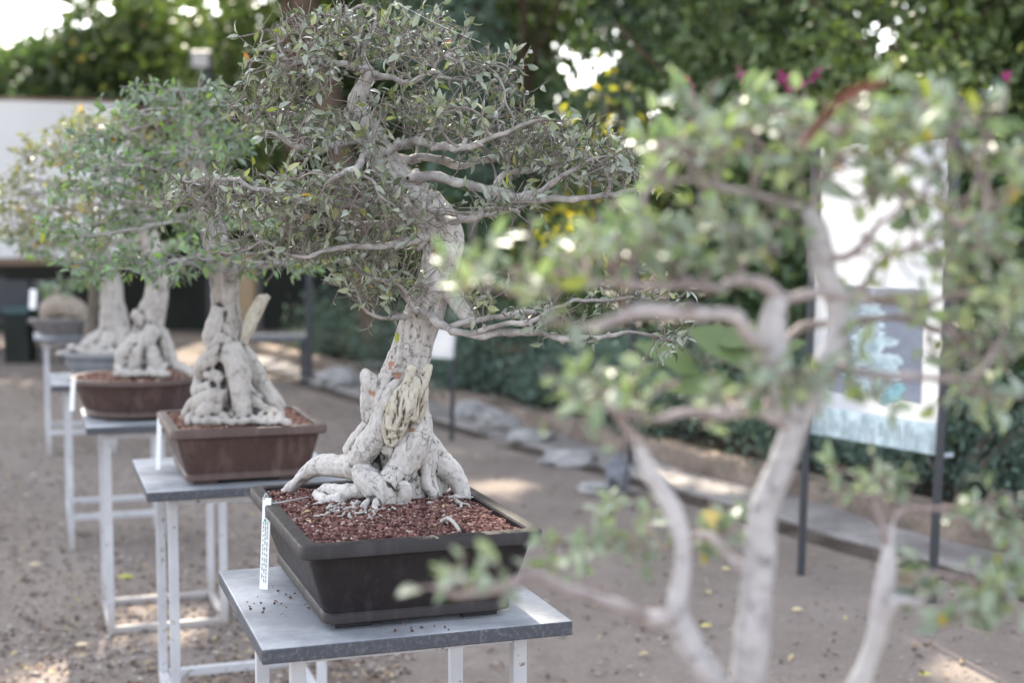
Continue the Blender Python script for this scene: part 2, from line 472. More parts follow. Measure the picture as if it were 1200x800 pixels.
def remeshed(name, tubes, voxel, mat, parent, smooth=3, disp=(), peel=None, k=12, cav_it=16):
    """joins tubes into one skin, roughens it; tubes: list of (pts, radii)"""
    mb = MB()
    for pts, rr in tubes:
        d = catmull(np.hstack([np.asarray(pts, float), np.asarray(rr, float)[:, None]]), 6)
        v, f = tube(d[:, :3], np.maximum(d[:, 3], .0006), k)
        mb.add(v, f)
    tmp = mb.build('tmp', None)
    m = tmp.modifiers.new('r', 'REMESH'); m.mode = 'VOXEL'; m.voxel_size = voxel
    if smooth:
        sm = tmp.modifiers.new('s', 'SMOOTH'); sm.factor = .5; sm.iterations = smooth
    dg = bpy.context.evaluated_depsgraph_get()
    me = bpy.data.meshes.new_from_object(tmp.evaluated_get(dg), depsgraph=dg)
    old = tmp.data; bpy.data.objects.remove(tmp); bpy.data.meshes.remove(old)
    n = len(me.vertices)
    co = np.empty(n * 3); me.vertices.foreach_get('co', co); co = co.reshape(-1, 3)
    nr = np.empty(n * 3); me.vertices.foreach_get('normal', nr); nr = nr.reshape(-1, 3)
    for (scale, amp, kind) in disp:
        sc = np.array(scale) if np.ndim(scale) else np.array([scale] * 3)
        q = co * sc
        if kind == 'ridge': dv = np.array([1 - 2 * abs(noise.noise(Vector(p_))) for p_ in q])
        else: dv = np.array([noise.fractal(Vector(p_), .9, 2.1, 3) for p_ in q])
        co = co + nr * (dv * amp)[:, None]
    me.vertices.foreach_set('co', co.ravel()); me.update()
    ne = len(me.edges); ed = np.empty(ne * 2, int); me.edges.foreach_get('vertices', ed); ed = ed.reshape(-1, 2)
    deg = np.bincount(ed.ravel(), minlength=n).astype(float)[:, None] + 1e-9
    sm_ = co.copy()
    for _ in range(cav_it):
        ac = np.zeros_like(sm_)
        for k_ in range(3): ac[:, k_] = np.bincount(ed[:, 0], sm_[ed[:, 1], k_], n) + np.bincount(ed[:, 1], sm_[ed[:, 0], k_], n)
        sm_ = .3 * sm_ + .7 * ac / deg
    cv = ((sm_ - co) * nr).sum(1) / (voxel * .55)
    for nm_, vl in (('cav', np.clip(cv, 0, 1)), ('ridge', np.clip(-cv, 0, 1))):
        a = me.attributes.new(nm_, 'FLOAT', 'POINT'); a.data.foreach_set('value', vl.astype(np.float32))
    a = me.attributes.new('peel', 'FLOAT', 'POINT'); val = np.zeros(n)
    if peel:
        pj = project(co)
        for (x, y, r_) in peel:
            for i in np.where((abs(pj[:, 0] - x) < r_ * 2) & (abs(pj[:, 1] - y) < r_ * 2) & (nr[:, 1] < .1))[0]:
                dd = math.hypot(pj[i, 0] - x, (pj[i, 1] - y)) / r_ + 1.3 * noise.noise(Vector(co[i] * 130))
                val[i] = max(val[i], min(1, max(0, (1 - dd) * 6)))
    a.data.foreach_set('value', val.astype(np.float32))
    me.polygons.foreach_set('use_smooth', [True] * len(me.polygons)); me.update()
    me.materials.clear(); me.materials.append(mat); me.name = name
    o = bpy.data.objects.new(name, me); COL.objects.link(o)
    if parent: put(o, parent)
    return o

def TB(Y0, *pts):
    """tube through (px, py, Y or offset, radius px)"""
    c, r_ = [], []
    for (x, y, Y, rp) in pts:
        YY = Y if Y > 1 else Y0 + Y
        c.append(P(x, y, YY)); r_.append(rp * YY / F)
    return c, r_

# ================================================================== WORLD, SUN, CAMERA
w = bpy.data.worlds.new("World"); SC.world = w; w.use_nodes = True
nt = w.node_tree; bg = nt.nodes['Background']
sky = nt.nodes.new('ShaderNodeTexSky'); sky.sky_type = 'NISHITA'; sky.sun_disc = False
sky.sun_elevation = SUN_EL; sky.sun_rotation = SUN_AZ; sky.air_density = 1.0; sky.dust_density = 2.5; sky.ozone_density = 1.0
hs = nt.nodes.new('ShaderNodeHueSaturation'); hs.inputs['Saturation'].default_value = .42
nt.links.new(sky.outputs[0], hs.inputs['Color']); nt.links.new(hs.outputs[0], bg.inputs['Color'])
bg.inputs['Strength'].default_value = .15

sl = bpy.data.lights.new('sun', 'SUN'); sl.energy = 3.0; sl.angle = R(.53); sl.color = (1, .90, .74)
so = bpy.data.objects.new('sun', sl); COL.objects.link(so)
so.rotation_euler = SUN.to_track_quat('Z', 'Y').to_euler(); so.location = SUN * 30

cam = bpy.data.cameras.new('camera'); co_ = bpy.data.objects.new('camera', cam); COL.objects.link(co_)
cam.sensor_width = 36; cam.lens = 36 * F / 1200; cam.clip_end = 600; cam.clip_start = .05
co_.location = (0, 0, HC); co_.rotation_euler = (R(90) - TILT, 0, 0)
cam.dof.use_dof = True; cam.dof.focus_distance = 2.66; cam.dof.aperture_fstop = 2.7; cam.dof.aperture_blades = 0
SC.camera = co_
SC.view_settings.view_transform = 'Standard'; SC.view_settings.look = 'None'; SC.view_settings.exposure = 0
SC.cycles.film_exposure = 4.95      # camera exposed for the open shade
SC.cycles.use_denoising = True
SC.cycles.max_bounces = 7; SC.cycles.diffuse_bounces = 4; SC.cycles.transmission_bounces = 4
SC.cycles.sample_clamp_indirect = 6

# ================================================================== GROUND
def mat_ground():
    t = NT('packed_earth'); c = t.coord()
    n1 = t.noise(c, .9, 4).outputs['Fac']; n2 = t.noise(c, 7, 6, .65).outputs['Fac']; n3 = t.noise(c, 55, 5, .7).outputs['Fac']
    vo = t.n('ShaderNodeTexVoronoi'); vo.inputs['Scale'].default_value = 70; t.l(c, vo.inputs['Vector'])
    col = t.mix(t.ramp(n1, [(.35, 0), (.65, 1)]), (.275, .233, .207), (.208, .172, .150))
    col = t.mix(t.ramp(n2, [(.45, 0), (.72, .7)]), col, (.18, .15, .132))
    col = t.mix(t.ramp(n3, [(.54, 0), (.76, .6)]), col, (.12, .098, .085))
    col = t.mix(t.ramp(n3, [(.28, .6), (.42, 0)]), col, (.46, .40, .36))
    h = t.math('ADD', t.math('MULTIPLY', n3, 1.0), t.math('MULTIPLY', vo.outputs['Distance'], .5))
    return t.done(t.bsdf(col, .95, .15, t.bump(h, .8, .012)))
M['ground'] = mat_ground()
gv, gf = [], []
xs = np.r_[-300, -60, -20, np.linspace(-9, 9, 61), 20, 60, 300]; ys = np.r_[-300, -50, -10, np.linspace(0, 22, 71), 40, 90, 300]
for j, y in enumerate(ys):
    for i, x in enumerate(xs):
        near_ = 1 if -9 <= x <= 9 and 0 <= y <= 22 else 0
        gv.append((x, y, near_ * (.012 * noise.noise(Vector((x * .8, y * .8, 3))) + .006 * noise.noise(Vector((x * 3, y * 3, 5))))))
for j in range(len(ys) - 1):
    for i in range(len(xs) - 1):
        a = j * len(xs) + i; gf.append((a, a + 1, a + 1 + len(xs), a + len(xs)))
tag(link_mesh('ground', gv, gf, M['ground'], None, True), 'packed grey brown earth scattered with grit and dry leaves', None, None, 'structure')

# grit and leaf litter
t = NT('grit'); r_ = attr(t, 'rnd'); M['grit'] = t.done(t.bsdf(t.ramp(r_, [(0, (.09, .07, .06)), (.5, (.24, .20, .18)), (.85, (.38, .33, .29)), (1, (.5, .46, .42))]), .9, .2))
t = NT('litter'); r_ = attr(t, 'rnd'); M['litter'] = t.done(t.bsdf(t.ramp(r_, [(0, (.10, .065, .045)), (.5, (.22, .15, .10)), (.85, (.36, .27, .18)), (1, (.5, .42, .2))]), .8, .3))
ICO_V = None
def ico():
    bm = bmesh.new(); bmesh.ops.create_icosphere(bm, subdivisions=1, radius=1)
    v = np.array([x.co[:] for x in bm.verts]); f = np.array([[q.index for q in x.verts] for x in bm.faces]); bm.free(); return v, f
ICO_V, ICO_F = ico()
def pebbles(name, pos, size, rnd, mat, parent=None, flat=.8):
    n = len(pos); k = len(ICO_V)
    Vv = ICO_V[None] * (1 + rng.normal(0, .22, (n, k, 1))) * np.stack([np.ones(n), rng.uniform(.6, 1, n), rng.uniform(.5, 1, n) * flat], 1)[:, None]
    a = rng.uniform(0, 6.28, n); ca, sa = np.cos(a)[:, None], np.sin(a)[:, None]
    X = Vv[..., 0] * ca - Vv[..., 1] * sa; Yy = Vv[..., 0] * sa + Vv[..., 1] * ca
    Vv = np.stack([X, Yy, Vv[..., 2]], 2) * np.asarray(size)[:, None, None] + np.asarray(pos)[:, None]
    Fc = (ICO_F[None] + (np.arange(n) * k)[:, None, None]).reshape(-1, 3)
    return link_mesh(name, Vv.reshape(-1, 3), Fc, mat, parent, False, {'rnd': np.repeat(rnd, k)})
n = 6500
py = rng.uniform(425, 900, n); px = rng.uniform(-60, 1260, n) * (rng.random(n) < .25) + 0
px = np.where(px == 0, rng.uniform(-60, 480, n), px)
gp = np.array([Gp(a, b, 0) for a, b in zip(px, py)])
gp = gp[(gp[:, 0] * .891 + gp[:, 1] * .454) < 4.1]; n = len(gp)
tag(pebbles('grit_scatter', gp + [0, 0, .004], rng.uniform(.003, .009, n) * (1 + .05 * gp[:, 1]), rng.random(n), M['grit']),
    'loose grit and small stones scattered over the earth', 'grit', None, 'stuff')
n = 2600
py = rng.uniform(425, 880, n); px = np.where(rng.random(n) < .7, rng.uniform(-40, 470, n), rng.uniform(300, 1240, n))
gp = np.array([Gp(a, b, .012) for a, b in zip(px, py)]); gp = gp[(gp[:, 0] * .891 + gp[:, 1] * .454) < 4.3]; n = len(gp)
d = unit(n); d[:, 2] *= .2
tag(leaf_obj('leaf_litter', M['litter'], None, gp, d, unit(n) * .35 + [0, 0, 1], rng.uniform(.015, .045, n), .45, rng.random(n), detail=False),
    'dry brown leaf litter strewn over the earth', 'leaf litter', None, 'stuff')
# single fallen leaves one can pick out
t = NT('fallen_yellow'); M['fallen'] = t.done(t.bsdf(t.ramp(attr(t, 'rnd'), [(0, (.42, .40, .08)), (.5, (.62, .52, .22)), (1, (.62, .50, .34))]), .6, .4))
for i, (x, y, rr, lab) in enumerate([
        (147, 676, 0, 'yellow green fallen leaf on the earth between the white table legs'),
        (935, 714, .8, 'pale dry leaf on bare earth right of the thick blurred trunk'),
        (828, 733, .3, 'yellow leaf lying flat on earth left of the thick blurred trunk'),
        (1085, 790, .1, 'bright yellow leaf on earth at the bottom right'),
        (95, 755, 1, 'pale dry leaf beside the foot of the third table'),
        (852, 666, .6, 'small cream leaf on earth close to the thick blurred trunk'),
        (40, 661, .9, 'reddish dry leaf on gravel at the far left')]):
    g = Gp(x, y, .014); L = .05 if i != 0 else .075
    o = leaf_obj('fallen_leaf', M['fallen'], None, [np.array(g) - [L / 2, 0, 0]], [(1, .2, .06)], [(0, -.3, 1)], [L], .42, [rr], droop=.1)
    tag(o, lab, 'fallen leaf', 'fallen leaves on the earth')

# ================================================================== TABLES
def mat_slab():
    t = NT('weathered_grey_slab'); c = t.coord()
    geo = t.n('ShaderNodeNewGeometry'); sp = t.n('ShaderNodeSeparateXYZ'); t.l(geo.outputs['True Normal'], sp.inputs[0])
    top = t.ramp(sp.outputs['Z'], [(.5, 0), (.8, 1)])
    mp = t.n('ShaderNodeMapping'); t.l(c, mp.inputs[0]); mp.inputs['Rotation'].default_value = (0, 0, R(70)); mp.inputs['Scale'].default_value = (1, 9, 1)
    n1 = t.noise(c, 5, 5, .6).outputs['Fac']; n2 = t.noise(mp.outputs[0], 26, 5, .7).outputs['Fac']; n3 = t.noise(c, 120, 4, .7).outputs['Fac']
    ct = t.mix(t.ramp(n1, [(.38, 0), (.62, 1)]), (.25, .262, .285), (.50, .51, .53))
    ct = t.mix(t.ramp(n2, [(.55, 0), (.70, .55)]), ct, (.16, .165, .18))
    ct = t.mix(t.ramp(n3, [(.6, 0), (.75, .5)]), ct, (.12, .12, .13))
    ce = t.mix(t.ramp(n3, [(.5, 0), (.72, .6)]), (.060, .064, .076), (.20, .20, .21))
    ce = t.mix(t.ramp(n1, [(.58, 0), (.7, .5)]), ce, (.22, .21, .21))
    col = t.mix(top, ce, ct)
    return t.done(t.bsdf(col, .62, .4, t.bump(t.math('ADD', n2, n3), .35, .002)))
M['slab'] = mat_slab()
def mat_white():
    t = NT('chipped_white_paint'); c = t.coord()
    n1 = t.noise(c, 30, 5, .7).outputs['Fac']; n2 = t.noise(c, 5, 4).outputs['Fac']
    col = t.mix(t.ramp(n2, [(.35, 0), (.7, 1)]), (.55, .55, .57), (.43, .43, .45))
    col = t.mix(t.ramp(n1, [(.60, 0), (.66, .85)]), col, (.17, .11, .07))
    sp = t.n('ShaderNodeSeparateXYZ'); t.l(c, sp.inputs[0])
    low_ = t.ramp(t.math('ADD', sp.outputs['Z'], t.math('MULTIPLY', n2, .12)), [(.05, .75), (.19, 0)])
    col = t.mix(low_, col, (.30, .25, .215))
    return t.done(t.bsdf(col, .55, .35, t.bump(n1, .25, .001)))
M['white'] = mat_white()

TH = R(18.7)
def make_table(fl, label, rail, wd=.54, dp=.565):
    u, v = rot(TH)
    t_ = thing('display_table', label, 'table', (fl.x, fl.y, 0), 'plant tables with white legs standing in a row')
    c = fl + u * wd / 2 + v * dp / 2
    mb = MB(); mb.box((c.x, c.y, .737), u, v, UP, wd / 2, dp / 2, .013); mb.build('table_top', M['slab'], t_, .003)
    hw = .0125; ix = .198; iy = .198
    for sx in (-1, 1):
        for sy in (-1, 1):
            q = c + u * ix * sx + v * iy * sy
            mb = MB(); mb.box((q.x, q.y, .362), u, v, UP, hw, hw, .362); mb.build('leg', M['white'], t_, .0015)
    for (a, b, z) in [(-1, 0, rail), (1, 0, rail), (0, -1, rail), (0, 1, rail), (-1, 0, .711), (1, 0, .711), (0, -1, .711), (0, 1, .711)]:
        q = c + u * ix * a + v * iy * b
        mb = MB(); L = ix - hw - .001
        mb.box((q.x, q.y, z), u, v, UP, hw * .98 if a else L, hw * .98 if b else L, hw * .98); mb.build('rail', M['white'], t_, .0015)
    return c
FLS = [Vector((.13, .99, 0)), Gp(307, 761, .75), Gp(172, 577, .75), Gp(101, 501, .75), Gp(60, 452, .75), Gp(40, 397, .75)]
labs = ['near table under the blurred tree, below the picture edge',
        'grey topped table in front, strewn with red grit, carrying the dark rectangular pot',
        'second table from the front, dusty grey top under the brown rectangular pot',
        'third table, white floor rails lit by sun, under the brown oval pot',
        'fourth table with raised white rails, under the blue grey pot',
        'farthest white legged table, under the fat stump tree']
TC = [make_table(FLS[i], labs[i], [.12, .12, .12, .0135, .15, .15][i]) for i in range(6)]
U, Vv_ = rot(TH)

# ================================================================== POTS
def mat_pot(name, a, b, rough, dust):
    t = NT(name); c = t.coord()
    n1 = t.noise(c, 9, 5).outputs['Fac']; n2 = t.noise(c, 70, 5, .65).outputs['Fac']
    col = t.mix(t.ramp(n1, [(.35, 0), (.68, 1)]), a, b)
    col = t.mix(t.ramp(n2, [(.56, 0), (.76, .35)]), col, dust)
    geo = t.n('ShaderNodeNewGeometry')
    col = t.mix(t.ramp(geo.outputs['Pointiness'], [(.51, 0), (.6, .4)]), col, dust)
    mp = t.n('ShaderNodeMapping'); t.l(c, mp.inputs[0]); mp.inputs['Scale'].default_value = (1, 1, .12)
    st = t.noise(mp.outputs[0], 34, 4, .6).outputs['Fac']
    col = t.mix(t.ramp(st, [(.52, 0), (.68, .5)]), col, dust)
    rg = t.ramp(n2, [(.3, rough - .08), (.7, rough + .12)])
    return t.done(t.bsdf(col, rg, .32, t.bump(n2, .2, .0015)))
M['pot_dark'] = mat_pot('dark_clay', (.012, .0095, .011), (.018, .0145, .0155), .5, (.05, .044, .045))
M['pot_brown'] = mat_pot('brown_clay', (.055, .032, .028), (.078, .047, .040), .45, (.14, .10, .088))
M['pot_blue'] = mat_pot('blue_grey_clay', (.14, .15, .165), (.18, .19, .205), .5, (.28, .28, .28))
M['pot_grey'] = mat_pot('grey_clay', (.10, .09, .09), (.15, .135, .13), .6, (.25, .23, .22))

def ring_rect(hx, hy, r_, k=7):
    pts = []
    for cx, cy, a0 in ((1, 1, 0), (-1, 1, 90), (-1, -1, 180), (1, -1, 270)):
        for i in range(k):
            a = R(a0 + 90 * i / (k - 1))
            pts.append((cx * (hx - r_) + r_ * math.cos(a), cy * (hy - r_) + r_ * math.sin(a)))
    return pts
def ring_oval(hx, hy, _r=0, k=64):
    return [(hx * math.cos(2 * math.pi * i / k), hy * math.sin(2 * math.pi * i / k)) for i in range(k)]
def loft(rings, close_top=False):
    V, Fc = [], []; k = len(rings[0][0])
    for pts, z in rings: V += [(x, y, z) for x, y in pts]
    for i in range(len(rings) - 1):
        for j in range(k):
            j2 = (j + 1) % k; Fc.append((i * k + j, i * k + j2, (i + 1) * k + j2, (i + 1) * k + j))
    Fc.append(tuple(range(k - 1, -1, -1)))
    if close_top: Fc.append(tuple((len(rings) - 1) * k + j for j in range(k)))
    return V, Fc
def xf(V, c, ang, z0):
    ca, sa = math.cos(ang), math.sin(ang)
    return [(c[0] + x * ca - y * sa, c[1] + x * sa + y * ca, z + z0) for x, y, z in V]

def make_pot(name, label, cx, cy, hx, hy, H, mat, soil, shape='rect', ang=TH, lip=.026, lipw=.018, taper=.05, soil_drop=.012, mound=.014, gran=0, gsize=.003, soilmat=None):
    t_ = thing(name, label, 'pot', (cx, cy, .75))
    rg = ring_rect if shape == 'rect' else ring_oval
    base_x, base_y = hx - taper, hy - taper
    prof = [(.010, base_x - .006, base_y - .006, .02), (.014, base_x + .004, base_y + .004, .024), (.026, base_x + .004, base_y + .004, .024), (.031, base_x + .001, base_y + .001, .022)]
    for f_ in np.linspace(.0, 1, 7)[1:]:
        e = f_ ** .8
        prof.append((.031 + (H - lip - .031) * f_, base_x + (hx - lipw - base_x) * e, base_y + (hy - lipw - base_y) * e, .022))
    prof += [(H - lip + .001, hx - .004, hy - .004, .024), (H - lip + .004, hx, hy, .027), (H - .005, hx, hy, .027), (H - .0012, hx - .002, hy - .002, .026), (H, hx - .006, hy - .006, .024),
             (H, hx - lipw - .006, hy - lipw - .006, .016), (H - .003, hx - lipw - .009, hy - lipw - .009, .014), (H - .06, hx - lipw - .012, hy - lipw - .012, .014)]
    V, Fc = loft([(rg(a, b, r_), z) for z, a, b, r_ in prof])
    link_mesh('bowl', xf(V, (cx, cy), ang, .75), Fc, mat, t_, True).modifiers.new('e', 'EDGE_SPLIT').split_angle = R(40)
    for sx in (-1, 1):
        for sy in (-1, 1):
            mb = MB(); uu, vv = rot(ang)
            q = Vector((cx, cy, .7555)) + uu * (base_x - .05) * sx * (.7 if shape != 'rect' else 1) + vv * (base_y - .05) * sy * (.7 if shape != 'rect' else 1)
            mb.box(q, uu, vv, UP, .032, .032, .0053); mb.build('foot', mat, t_, .002)
    # soil
    ix, iy = hx - lipw - .0095, hy - lipw - .0095
    zs = H - soil_drop
    rings = []
    for f_ in (1, .93, .8, .6, .4, .2, .03):
        rings.append((rg(ix * f_, iy * f_, .014 * f_), zs + mound * (1 - f_ ** 2)))
    V, Fc = loft(rings, True); Fc.pop(-2)
    V = [(x, y, z + .004 * noise.noise(Vector((x * 30, y * 30, hx * 9)))) for x, y, z in V]
    so_ = link_mesh('soil', xf(V, (cx, cy), ang, .75), Fc, soilmat or soil, t_, True)
    if gran:
        x = rng.uniform(-ix, ix, gran); y = rng.uniform(-iy, iy, gran)
        if shape != 'rect':
            kk = (x / ix) ** 2 + (y / iy) ** 2 < .97; x, y = x[kk], y[kk]
        f_ = np.maximum(abs(x) / ix, abs(y) / iy)
        z = zs + mound * (1 - f_ ** 2) + np.array([.004 * noise.noise(Vector((a * 30, b * 30, hx * 9))) for a, b in zip(x, y)]) + gsize * rng.uniform(-.2, .9, len(x))
        pp = np.array(xf(list(zip(x, y, z)), (cx, cy), ang, .75))
        g = pebbles('grit', pp, gsize * rng.uniform(.6, 1.5, len(pp)), rng.random(len(pp)), soil, so_, .9)
        g['kind'] = 'stuff'
        g.matrix_parent_inverse = Matrix.Translation(-t_.location) ; g.parent = so_; g.matrix_parent_inverse = Matrix.Identity(4)
    return t_

t = NT('red_lava_grit'); r_ = attr(t, 'rnd')
M['lava'] = t.done(t.bsdf(t.ramp(r_, [(0, (.045, .022, .020)), (.35, (.125, .058, .050)), (.65, (.185, .090, .077)), (.88, (.26, .155, .13)), (.97, (.36, .26, .22)), (1, (.55, .5, .46))]), .9, .2, t.bump(t.noise(t.coord(), 600, 3).outputs['Fac'], .6, .001)))
M['lava_bed'] = mat_plain('red_grit_bed', (.12, .048, .04), .95, .1, .6, 80, 1, .004)
t = NT('tan_red_grit'); r_ = attr(t, 'rnd')
M['lava2'] = t.done(t.bsdf(t.ramp(r_, [(0, (.10, .05, .04)), (.4, (.22, .11, .085)), (.8, (.34, .21, .16)), (1, (.52, .42, .34))]), .9, .2))
M['soil_tan'] = mat_plain('tan_soil', (.30, .20, .155), .95, .1, .5, 60, 1, .004)
M['soil_grey'] = mat_plain('grey_soil', (.34, .32, .30), .95, .1, .5, 60, 1, .004)

fr, bl = Gp(637, 621, .91), Gp(294, 568, .91)
pc1 = (fr + bl) / 2
POT1 = make_pot('bonsai_pot', 'dark charcoal rectangular pot full of red grit, on the front table', pc1.x, pc1.y, .2135, .30, .16, M['pot_dark'], M['lava'], gran=9000, gsize=.0032, soilmat=M['lava_bed'])
fr, bl = Gp(391, 498, .905), Gp(178, 480, .905)
pc2 = (fr + bl) / 2
make_pot('bonsai_pot', 'brown rectangular pot with a broad rim, on the second table', pc2.x, pc2.y, .208, .225, .155, M['pot_brown'], M['lava2'], gran=3000, gsize=.0042, taper=.045, soilmat=M['soil_tan'])
pc3 = Vector((TC[3].x - .07, TC[3].y, 0))
make_pot('bonsai_pot', 'brown oval pot on the third table', pc3.x, pc3.y, .25, .255, .145, M['pot_brown'], M['lava2'], 'oval', taper=.055, lip=.02, gran=1800, gsize=.005, soilmat=M['soil_tan'])
pc4 = Vector((TC[4].x + .01, TC[4].y, 0))
make_pot('bonsai_pot', 'shallow blue grey oval pot on the fourth table', pc4.x, pc4.y, .24, .25, .125, M['pot_blue'], M['soil_grey'], 'oval', taper=.06, lip=.018)
pc5 = Vector((P(74, 380, 9.1).x, 9.1, 0))
make_pot('bonsai_pot', 'dark grey bowl on the farthest table', pc5.x, pc5.y, .21, .21, .11, M['pot_grey'], M['soil_grey'], 'oval', taper=.06, lip=.02)
pc0 = Vector((P(905, 700, 1.30).x, 1.31, 0))
make_pot('bonsai_pot', 'near pot of the blurred tree, below the picture edge', pc0.x, pc0.y, .20, .26, .15, M['pot_brown'], M['lava2'], soilmat=M['soil_tan'])

def debris(pot, c_, hx, hy, z, n, seed_z):
    x = rng.uniform(-hx, hx, n); y = rng.uniform(-hy, hy, n)
    pp = np.array(xf(list(zip(x, y, np.full(n, z))), c_, TH, .75)); d_ = unit(n); d_[:, 2] *= .15
    so_ = [o for o in bpy.data.objects if o.parent == pot and o.name.startswith('soil')][0]
    o = leaf_obj('debris', M['litter'], None, pp, d_, unit(n) * .3 + [0, 0, 1], rng.uniform(.005, .020, n), np.where(rng.random(n) < .5, .12, .5), rng.random(n), detail=False)
    o.parent = so_; o['kind'] = 'stuff'
debris(POT1, (pc1.x, pc1.y), .17, .25, .163, 120, 0)
# spilled grit on front table
c1 = Gp(330, 700, .75)
n = 46
sp_ = []
for i in range(n):
    if i < 34: q = Gp(rng.uniform(286, 368), rng.uniform(684, 722), .753)
    else: q = Gp(rng.uniform(445, 530), rng.uniform(729, 738), .753)
    sp_.append(q)
tag(pebbles('spilled_grit', np.array(sp_), rng.uniform(.0012, .0036, n), rng.uniform(0, .8, n), M['lava']), 'red grit crumbs spilled over the front table top', 'grit', None, 'stuff')

# ================================================================== PLANT LABELS
def mat_tag():
    t = NT('printed_plastic_label'); c = t.coord('Generated')
    return t.done(t.bsdf((.80, .81, .80), .4, .5))
M['tag'] = mat_tag()
M['ink'] = mat_plain('faded_ink', (.38, .42, .42), .6)
M['ink_green'] = mat_plain('green_ink', (.05, .35, .22), .6)
M['wire'] = mat_plain('dull_wire', (.36, .36, .37), .45, .6)
def plant_label(a, b, wd, label, wire=None, lines=True):
    a, b = Vector(a), Vector(b)
    t_ = thing('plant_label', label, 'plant label', b, None)
    d = (b - a).normalized(); u = Vector((.93, -.36, 0)); u = (u - d * u.dot(d)).normalized(); nn = u.cross(d)
    if nn.y > 0: nn = -nn
    L = (b - a).length
    mb = MB(); mb.box((a + b) / 2, u, nn, d, wd / 2, .0008, L / 2)
    mb.build('strip', M['tag'], t_)
    if lines:
        mb = MB()
        for k in range(3):
            x = (-.26 + .24 * k) * wd
            p0 = .26
            while p0 < .9:
                ln = random.uniform(.02, .055)
                q = a + d * (L * (p0 + ln / 2)) + u * x + nn * .0013
                mb.box(q, u, nn, d, wd * .055, .0003, L * ln / 2)
                p0 += ln + random.choice((.012, .014, .03))
        mb.build('lettering', M['ink'], t_)
        mb = MB()
        mb.box(a + d * L * .17 + u * wd * .1 + nn * .0013, u, nn, d, wd * .22, .0003, L * .05)
        mb.box(a + d * L * .245 + u * -wd * .1 + nn * .0013, u, nn, d, wd * .12, .0003, L * .012)
        mb.build('emblem', M['ink_green'], t_)
    if wire:
        w_ = [Vector(q) for q in wire]
        v, f = tube(catmull([tuple(q) for q in w_], 6), [.0016] * (6 * (len(w_) - 1) + 1), 6)
        link_mesh('wire_clip', v, f, M['wire'], t_, True)
plant_label(P(313, 583, 2.66), Gp(309, 690, .752), .018, 'white printed plant label hanging over the rim of the front dark pot', [Gp(362, 582, .912), Gp(340, 586, .918), P(318, 589, 2.66), P(312, 578, 2.66), P(309, 585, 2.655)])
plant_label(P(187, 490, 4.0), P(185, 553, 3.99), .016, 'narrow white plant label hanging from the second pot', None, False)
plant_label(P(86, 443, 4.98), P(84, 481, 4.98), .02, 'dark shaded plant label hanging from the oval brown pot', None, False)
plant_label(P(39, 339, 8.85), P(38, 362, 8.85), .052, 'small white card at the left end of the farthest pot', None, False)

